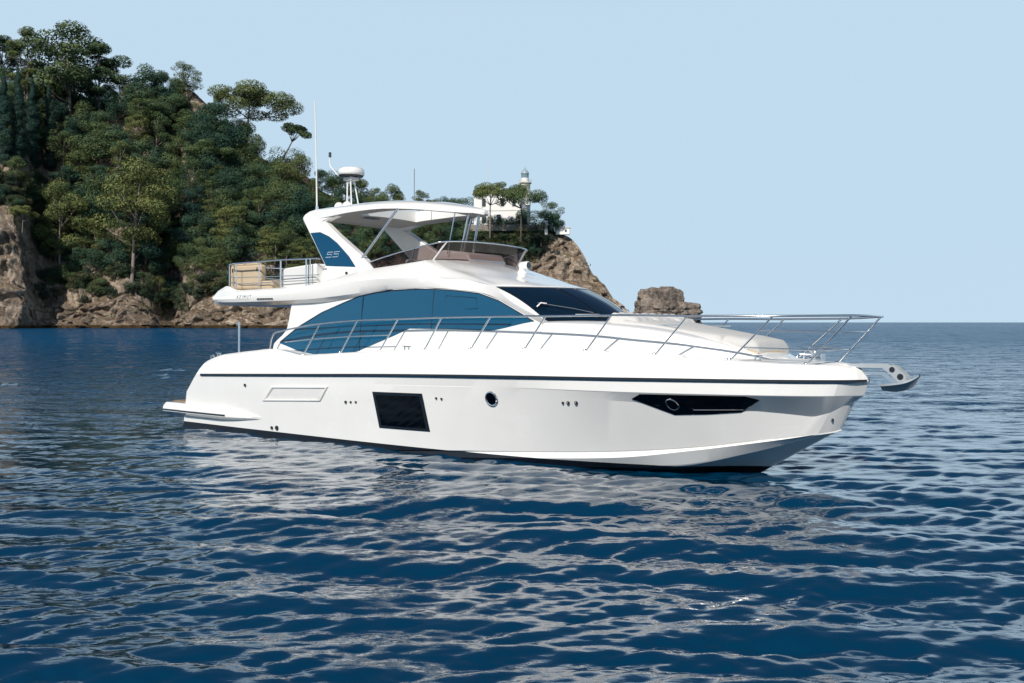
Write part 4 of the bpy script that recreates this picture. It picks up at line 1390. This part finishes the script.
mb = MB()
ridge = smooth_pts([(16.72, 0, 1.53), (16.9, 0, 1.515), (17.12, 0, 1.56), (17.24, 0, 1.65), (17.29, 0, 1.755)], 14)
for s_ in (-1, 1):
    wing = smooth_pts([(16.70, s_ * .10, 1.60), (16.90, s_ * .17, 1.625), (17.10, s_ * .17, 1.66), (17.25, s_ * .10, 1.73), (17.30, s_ * .03, 1.775)], 14)
    mid_w = (ridge + wing) / 2; mid_w[:, 2] += .022
    lower = [[(x, y, z - .03) for x, y, z in c] for c in (ridge, mid_w, wing)]
    mb.grid([ridge, mid_w, wing]); mb.grid(lower); mb.grid([wing, lower[2]])
mb.build("fluke", M['anchor'], an, angle=40)

# guard rails -----------------------------------------------------------------------
STT = [(5.361, -2.24, 2.536), (6.58, -2.24, 2.61), (7.802, -2.24, 2.639), (9.016, -2.24, 2.666), (10.274, -2.238, 2.68), (11.531, -2.191, 2.685), (12.875, -2.088, 2.694), (14.184, -1.815, 2.681), (15.483, -1.399, 2.683), (16.456, -0.636, 2.7)]
STB = [(4.829, -2.29, 1.853), (6.087, -2.29, 1.932), (7.301, -2.29, 1.986), (8.591, -2.286, 2.04), (9.786, -2.26, 2.07), (11.039, -2.185, 2.096), (12.272, -2.014, 2.081), (13.49, -1.715, 2.039), (14.677, -1.314, 1.97), (15.701, -0.64, 1.91)]
gr = empty("guard_rail"); gr.parent = boat
def fl(P, side): return [(x, y if side < 0 else -y, z) for x, y, z in P]
side_path = [(3.533, -2.20, 1.95), (3.57, -2.21, 2.12), (3.72, -2.22, 2.318), (4.203, -2.235, 2.405)] + STT
S_ = smooth_pts(side_path, 90)
front = [(16.53, -.50, 2.70), (16.57, -.25, 2.70), (16.58, 0, 2.70), (16.57, .25, 2.70), (16.53, .50, 2.70)]
full = [tuple(p) for p in S_] + front + fl([tuple(p) for p in S_], 1)[::-1]
MB().tube(full, .0185, 8).build("top_rail", M['chrome'], gr, angle=60)
for side in (-1, 1):
    for a, b in zip(STB, STT):
        a, b = fl([a], side)[0], fl([b], side)[0]
        mb = MB().tube([(a[0], a[1], a[2] - .03), b], .0155, 8)
        mb.lathe([(.036, -.02), (.036, .012), (.02, .03), (0, .03)], a, 10)
        mb.build("stanchion", M['chrome'], gr, angle=60)
    mid_ = smooth_pts([(4.132, -2.234, 2.13), (5.13, -2.25, 2.205), (6.40, -2.262, 2.275), (7.55, -2.262, 2.315)], 16)
    MB().tube(fl([tuple(p) for p in mid_], side), .013, 7).build("mid_rail", M['chrome'], gr, angle=60)
def onst(i, f): return tuple(np.array(STB[i]) * (1 - f) + np.array(STT[i]) * f)
for f in (.67, .29):
    a, b = onst(8, f), onst(9, f)
    h1 = (b[0] + .09, -.3, b[2]); 
    P = [a, tuple(np.array(a) * .5 + np.array(b) * .5 + np.array((.06, -.03, 0))), b, h1, (h1[0] + .02, 0, h1[2]), (h1[0], .3, h1[2])] 
    P = P + fl([b, P[1], a], 1)
    MB().tube(P, .0135, 7).build("mid_rail", M['chrome'], gr, angle=60)
# stern pole
MB().tube([(2.29, -2.17, 1.85), (2.29, -2.17, 2.585)], .026, 8).build("stern_pole", M['chrome'], boat)

# radar arch and hardtop ----------------------------------------------------------
def ya(z): return 1.70 - .225 * (z - 3.5)
ARCH = [(4.60, 3.34), (4.75, 3.85), (4.29, 4.32), (3.66, 4.95), (3.60, 5.03), (3.67, 5.12), (3.82, 5.18), (4.05, 5.21), (4.9, 5.20), (4.95, 5.03), (4.42, 4.90), (5.03, 4.53), (5.46, 4.29), (5.89, 4.05), (6.39, 3.72), (6.52, 3.60), (6.3, 3.5), (5.4, 3.40)]
for side in (-1, 1):
    mb = MB()
    n = len(ARCH)
    vs = [(x, side * ya(z), z) for x, z in ARCH] + [(x, side * (ya(z) - .20), z) for x, z in ARCH]
    mb.add(vs, [tuple(range(n)), tuple(range(n, 2 * n))[::-1]] + [(i, n + i, n + (i + 1) % n, (i + 1) % n) for i in range(n)])
    a = mb.build("radar_arch", M['gel'], boat, angle=30, bevel=.035, bseg=3)
    bp_ = sheet([(4.03, 4.65), (4.37, 4.65), (4.72, 4.53), (5.05, 4.36), (5.53, 4.04), (5.81, 3.80)],
                [(4.03, 4.64), (4.215, 4.45), (4.41, 4.25), (4.605, 4.05), (4.80, 3.85), (5.81, 3.79)], 30, 6, lambda x, z: ya(z), .006, side, .012)
    pn = bp_.build("side_panel", M['bluepanel'], a, angle=50)
    # the two outlined fives
    for ox in (4.74, 4.975):
        sx = 1
        def gp(u, w): return (ox + u * .20 + w * .03, side * (ya(4.05 + w * .115) + .009), 4.045 + w * .115)
        if side > 0:
            def gp(u, w, ox=ox): return (9.92 - (ox + u * .20 + w * .03), 1 * (ya(4.05 + w * .115) + .009), 4.045 + w * .115)
        pts = [(1.0, 1), (.1, 1), (.1, .55), (.9, .55), (.9, 0), (0, 0)]
        MB().tube([gp(*q) for q in pts], .0065, 5).build("numeral_five", M['letter_w'], pn)
    MB().lathe([(.035, 0), (.035, .012), (0, .016)], (5.567, 0, 3.66), 12, 'y').build("arch_light", M['darksteel'], a).location = (0, side * (ya(3.66) + (.012 if side > 0 else .026)) - (0), 0)

XT = [3.6, 3.68, 3.82, 4.05, 5.1, 6.24, 6.9, 7.5, 7.9, 8.16]
ZT = [5.03, 5.12, 5.18, 5.215, 5.215, 5.205, 5.17, 5.09, 5.02, 4.96]
TK = ([3.6, 4.2, 5.3, 6.3, 7.2, 7.8, 8.16], [.05, .26, .20, .17, .15, .11, .04])
HW = ([3.6, 3.75, 4.1, 5.0, 5.9, 6.3, 6.7, 7.2, 7.7, 8.0, 8.12, 8.16], [1.20, 1.30, 1.36, 1.40, 1.39, 1.32, 1.14, .84, .50, .27, .14, .06])
hx = [3.6, 3.64, 3.7, 3.8, 3.95, 4.15, 4.4, 4.7, 5.1, 5.4, 5.7, 6.0, 6.3, 6.6, 6.9, 7.1, 7.3, 7.5, 7.7, 7.85, 8.0, 8.08, 8.13, 8.16]
OX0, OX1 = 5.1, 7.1
qs = [-1, -.97, -.9, -.8, -.64, -.5, -.25, 0, .25, .5, .64, .8, .9, .97, 1]
top, bot = [], []
for x in hx:
    w = float(pchip(*HW, x)[0]); z = float(pchip(XT, ZT, x)[0]); t = float(pchip(*TK, x)[0])
    rt, rb = [], []
    for q in qs:
        y = q * w
        edge = max(0, (abs(q) - .8) / .2)
        crown = .07 * (1 - q * q)
        bulge = .07 * sin(pi * min(1, max(0, (8.16 - x) / 4.56))) * (1 - q * q)
        rt.append((x, y, z + crown + bulge - .045 * edge ** 2))
        rb.append((x, y, z - t + crown * .4 + .025 * edge ** 3 + bulge * .5))
    top.append(rt); bot.append(rb)
mt, mu = MB(), MB()
ni, nj = len(hx), len(qs)
hole = lambda i, j: (hx[i] >= OX0 - 1e-6 and hx[i + 1] <= OX1 + 1e-6 and abs((qs[j] + qs[j + 1]) / 2) < .64)
ft = []; fb = []
for i in range(ni - 1):
    for j in range(nj - 1):
        if hole(i, j): continue
        q = (i * nj + j, i * nj + j + 1, (i + 1) * nj + j + 1, (i + 1) * nj + j)
        ft.append(q); fb.append(q[::-1])
mt.add([p for r in top for p in r], ft)
mu.add([p for r in bot for p in r], fb)
N0 = ni * nj
rim = MB(); rim.add([p for r in top for p in r] + [p for r in bot for p in r], [])
rf = []
def wall(a, b): rf.append((a, b, N0 + b, N0 + a))
for i in range(ni - 1):
    wall(i * nj, (i + 1) * nj); wall(i * nj + nj - 1, (i + 1) * nj + nj - 1)
for j in range(nj - 1):
    wall(j, j + 1); wall((ni - 1) * nj + j, (ni - 1) * nj + j + 1)
i0, i1 = hx.index(OX0), hx.index(OX1); j0, j1 = qs.index(-.64), qs.index(.64)
for i in range(i0, i1): wall(i * nj + j0, (i + 1) * nj + j0); wall(i * nj + j1, (i + 1) * nj + j1)
for j in range(j0, j1): wall(i0 * nj + j, i0 * nj + j + 1); wall(i1 * nj + j, i1 * nj + j + 1)
mt.add(rim.v, rf)
ht = mt.build("hardtop", M['gel'], boat, angle=35)
mu.build("hardtop_lining", M['beam'], ht, angle=35)
MB().box((4.85, -.35, 5.035), (.20, .45, .03)).build("ceiling_light", M['lamp'], ht, bevel=.01)

def strut(a, b, r=.022):
    for side in (-1, 1):
        MB().tube(fl([a, b], side), r, 8).build("hardtop_strut", M['chrome'], boat, angle=60)
strut((5.95, -1.57, 3.97), (6.66, -1.18, 5.05), .030)
strut((7.60, -.20, 4.08), (7.80, -.16, 4.96), .022)
strut((7.42, -.42, 4.08), (7.62, -.40, 4.97), .012)

# aerials, radar, domes, lights on the hardtop
mb = MB().tube([(3.70, -1.0, 5.2), (3.66, -1.0, 6.5), (3.60, -1.0, 7.83)], [.020, .018, .014], 7)
wa = mb.build("whip_aerial", M['gel_in'], boat)
MB().lathe([(.0, 0), (.045, 0), (.035, .14), (0, .14)], (3.70, -1.0, 5.19), 10).build("aerial_base", M['chrome'], wa)
mb = MB().tube([(5.95, 0, 5.25), (5.95, 0, 6.13)], .010, 6); mb.build("whip_aerial", M['letter'], boat)
for x in (4.47, 4.76):
    MB().lathe([(.11, 0), (.115, .05), (.10, .10), (.06, .14), (0, .155)], (x - .42, -.62, 5.29), 16).build("satellite_dome", M['gel'], boat, angle=60)
ra = empty("radar"); ra.parent = boat
cx, cz = 3.72 + .62, 6.07
MB().lathe([(0, -.015), (.28, -.015), (.31, .015), (.315, .06), (.305, .125), (.27, .16), (.18, .172), (0, .176)], (cx, 0 - .5, cz), 32).build("radome", M['gel'], ra, angle=50)
MB().lathe([(0, -.04), (.27, -.04), (.29, -.015), (0, -.015)], (cx, -.5, cz), 28).build("radome_base", M['darksteel'], ra)
mb = MB()
for dx, dy in ((-.08, -.10), (.08, -.10), (.0, .12)):
    mb.tube([(cx + dx + .10, -.5 + dy * 1.4, 5.27), (cx + dx * .7, -.5 + dy * .7, cz - .10)], .017, 7)
mb.box((cx, -.5, cz - .09), (.26, .26, .07))
mb.build("radar_mast", M['gel_in'], ra)
mb = MB().tube([(cx - .10, -.5, cz - .05), (cx - .50, -.5, cz + .06), (cx - .76, -.5, cz + .28), (cx - .78, -.5, cz + .36), (cx - .78, -.5, cz + .52)], .018, 7)
nl_ = mb.build("navigation_light_arm", M['gel_in'], ra)
MB().lathe([(0, 0), (.035, 0), (.035, .10), (.02, .12), (0, .12)], (cx - .78, -.5, cz + .51), 12).build("navigation_light", M['lamp'], nl_)

# flybridge windscreen -------------------------------------------------------------------
bt = [(6.40, -1.60, 3.715), (6.75, -1.59, 3.745), (7.1, -1.57, 3.775), (7.5, -1.55, 3.815), (7.83, -1.50, 3.85), (7.93, -1.1, 3.885), (7.97, -.5, 3.91), (7.985, 0, 3.915)]
tp = [(6.10, -1.52, 3.885), (6.62, -1.51, 3.985), (7.07, -1.50, 4.065), (7.55, -1.49, 4.135), (8.12, -1.43, 4.225), (8.30, -1.05, 4.265), (8.36, -.5, 4.285), (8.375, 0, 4.29)]
Bt = [tuple(p) for p in smooth_pts(bt, 40)]; Tp = [tuple(p) for p in smooth_pts(tp, 40)]
Bt = Bt + fl(Bt, 1)[-2::-1]; Tp = Tp + fl(Tp, 1)[-2::-1]
fw = MB().grid([Bt, Tp]).build("flybridge_windscreen", M['tint'], boat, angle=40, recalc=False)
MB().tube(Tp, .018, 7).build("windscreen_rail", M['chrome'], fw, angle=60)
MB().tube([(x, y, z + .008) for x, y, z in Bt], .016, 6).build("windscreen_seal", M['rub'], fw, angle=60)
nB = len(Bt)
for k, mat_, r in ((16, 'rub', .016), (25, 'gel_in', .022), (nB - 26, 'gel_in', .022), (nB - 17, 'rub', .016)):
    MB().tube([Bt[k], Tp[k]], r, 6).build("windscreen_post", M[mat_], fw)

# flybridge furniture
mb = MB()
mb.prism([(6.95, -.35, 3.62), (7.05, -.35, 4.12), (7.18, -.35, 4.19), (7.92, -.35, 4.10), (8.05, -.35, 3.90), (7.9, -.35, 3.62)], (0, 1.2, 0))
mb.build("helm_console", M['gel_in'], boat, bevel=.05)
mb = MB(); mb.tube([(6.93 + .05 * cos(a), .25 + .17 * cos(a), 3.98 + .17 * sin(a)) for a in np.linspace(0, 2 * pi, 20)], .014, 6)
mb.build("steering_wheel", M['rub'], boat)
for y in (-.05, .62):
    r0 = MB(); r0.box((6.3, y, 3.62), (.55, .56, .26)); r0.box((6.05, y, 3.85), (.14, .54, .36)); r0.build("helm_seat", M['cushion'], boat, bevel=.05)
# sofa backs, cushion and console at the aft end
def cushion_block(name, c, d, mat, parent=boat, R=None, bv=.06): 
    return MB().box(c, d, R).build(name, M[mat], parent, bevel=bv, bseg=3, angle=50)
s1 = cushion_block("lounge_chair", (1.86, -1.62, 3.67), (1.24, .20, .60), 'beige')
cushion_block("headrest", (1.52, -1.62, 3.985), (.46, .17, .07), 'beige', s1, None, .03)
cushion_block("headrest", (2.10, -1.62, 3.985), (.46, .17, .07), 'beige', s1, None, .03)
cushion_block("seat", (1.85, -1.15, 3.44), (1.1, .75, .26), 'beige', s1)
for x in (1.36, 2.36):
    MB().box((x, -1.722, 3.85), (.035, .012, .09)).build("buckle", M['rub'], s1)
s2 = cushion_block("lounge_chair", (1.95, 1.45, 3.62), (1.1, .20, .5), 'beige')
cushion_block("pouffe", (2.86, -1.62, 3.45), (.56, .5, .24), 'beige')
mb = MB(); mb.prism([(3.50, -1.85, 3.32), (3.48, -1.85, 3.78), (3.60, -1.85, 3.83), (4.72, -1.85, 3.90), (4.72, -1.85, 3.32)], (0, .7, 0))
mb.build("wet_bar", M['gel_in'], boat, bevel=.04)
# aft flybridge rail
fr_ = empty("flybridge_rail"); fr_.parent = boat
def rails(name, pts, r):
    MB().tube(pts, r, 7).build(name, M['chrome'], fr_, angle=60)
top_l = [(4.95, -1.90, 3.98), (4.86, -1.92, 4.0), (3.56, -1.94, 4.015), (2.72, -1.94, 4.0), (1.8, -1.94, 3.995), (1.50, -1.90, 3.985), (1.42, -1.75, 3.98), (1.38, 0, 3.98)]
rails("top_rail", top_l + fl(top_l, 1)[-2::-1], .018)
for h in (.30, .15):
    pl_ = [(4.92, -1.9, 3.41 + h * .75), (3.6, -1.94, 3.385 + h * .85), (2.7, -1.94, 3.36 + h * .95), (1.8, -1.94, 3.355 + h), (1.50, -1.90, 3.40 + h), (1.42, -1.75, 3.40 + h), (1.38, 0, 3.40 + h)]
    rails("mid_rail", pl_ + fl(pl_, 1)[-2::-1], .011)
for side in (-1, 1):
    for x, z0 in ((1.43, 3.44), (1.83, 3.37), (2.75, 3.36), (3.57, 3.38), (4.50, 3.41), (4.64, 3.42)):
        y = -1.86 if x < 1.5 else -1.94
        rails("stanchion", fl([(x, y, z0), (x, y, 4.0)], side), .019 if x in (3.57, 4.50) else .013)
for y in (-.9, 0, .9): rails("stanchion", [(1.39, y, 3.42), (1.39, y, 3.98)], .013)

# searchlight on the brow
mb = MB().lathe([(0, 0), (.11, 0), (.10, .05), (.065, .09), (.06, .14), (0, .15)], (9.22, -.05, 3.60), 20)
sl = mb.build("searchlight", M['gel'], boat, angle=40)
hd = MB().lathe([(0, -.13), (.06, -.13), (.083, -.10), (.088, .09), (.08, .10), (0, .10)], (9.30, -.05, 3.78), 20, 'x').build("lamp_head", M['gel'], sl, angle=40)
MB().lathe([(.072, .102), (.072, .106), (0, .106)], (9.30, -.05, 3.78), 20, 'x').build("lens", M['screen'], hd)

# writing on the flybridge side and the intake grille under it
for side in (-1, 1):
    cu = bpy.data.curves.new("lettering", 'FONT')
    cu.body = "AZIMUT"; cu.size = .105; cu.space_character = 1.75; cu.extrude = .004; cu.align_x = 'CENTER'; cu.align_y = 'CENTER'; cu.shear = .15
    to = bpy.data.objects.new("lettering", cu); COL.objects.link(to)
    bpy.context.view_layer.update()
    me = bpy.data.meshes.new_from_object(to.evaluated_get(bpy.context.evaluated_depsgraph_get()))
    bpy.data.objects.remove(to)
    me.materials.clear()
    o = link("lettering", me, M['letter'], boat, angle=0)
    o.matrix_parent_inverse = Matrix.Identity(4)
    o.location = (2.33, side * 2.075, 3.175)
    o.rotation_euler = (pi / 2, 0, 0 if side < 0 else pi)
    g = MB(); g.box((3.16, side * 2.064, 3.12), (.66, .02, .055))
    go = g.build("air_grille", M['gel_in'], boat, bevel=.01)
    mb = MB()
    for k in range(6): mb.box((2.90 + k * .104, side * 2.078, 3.122), (.085, .012, .030))
    mb.build("slot", M['grille'], go)
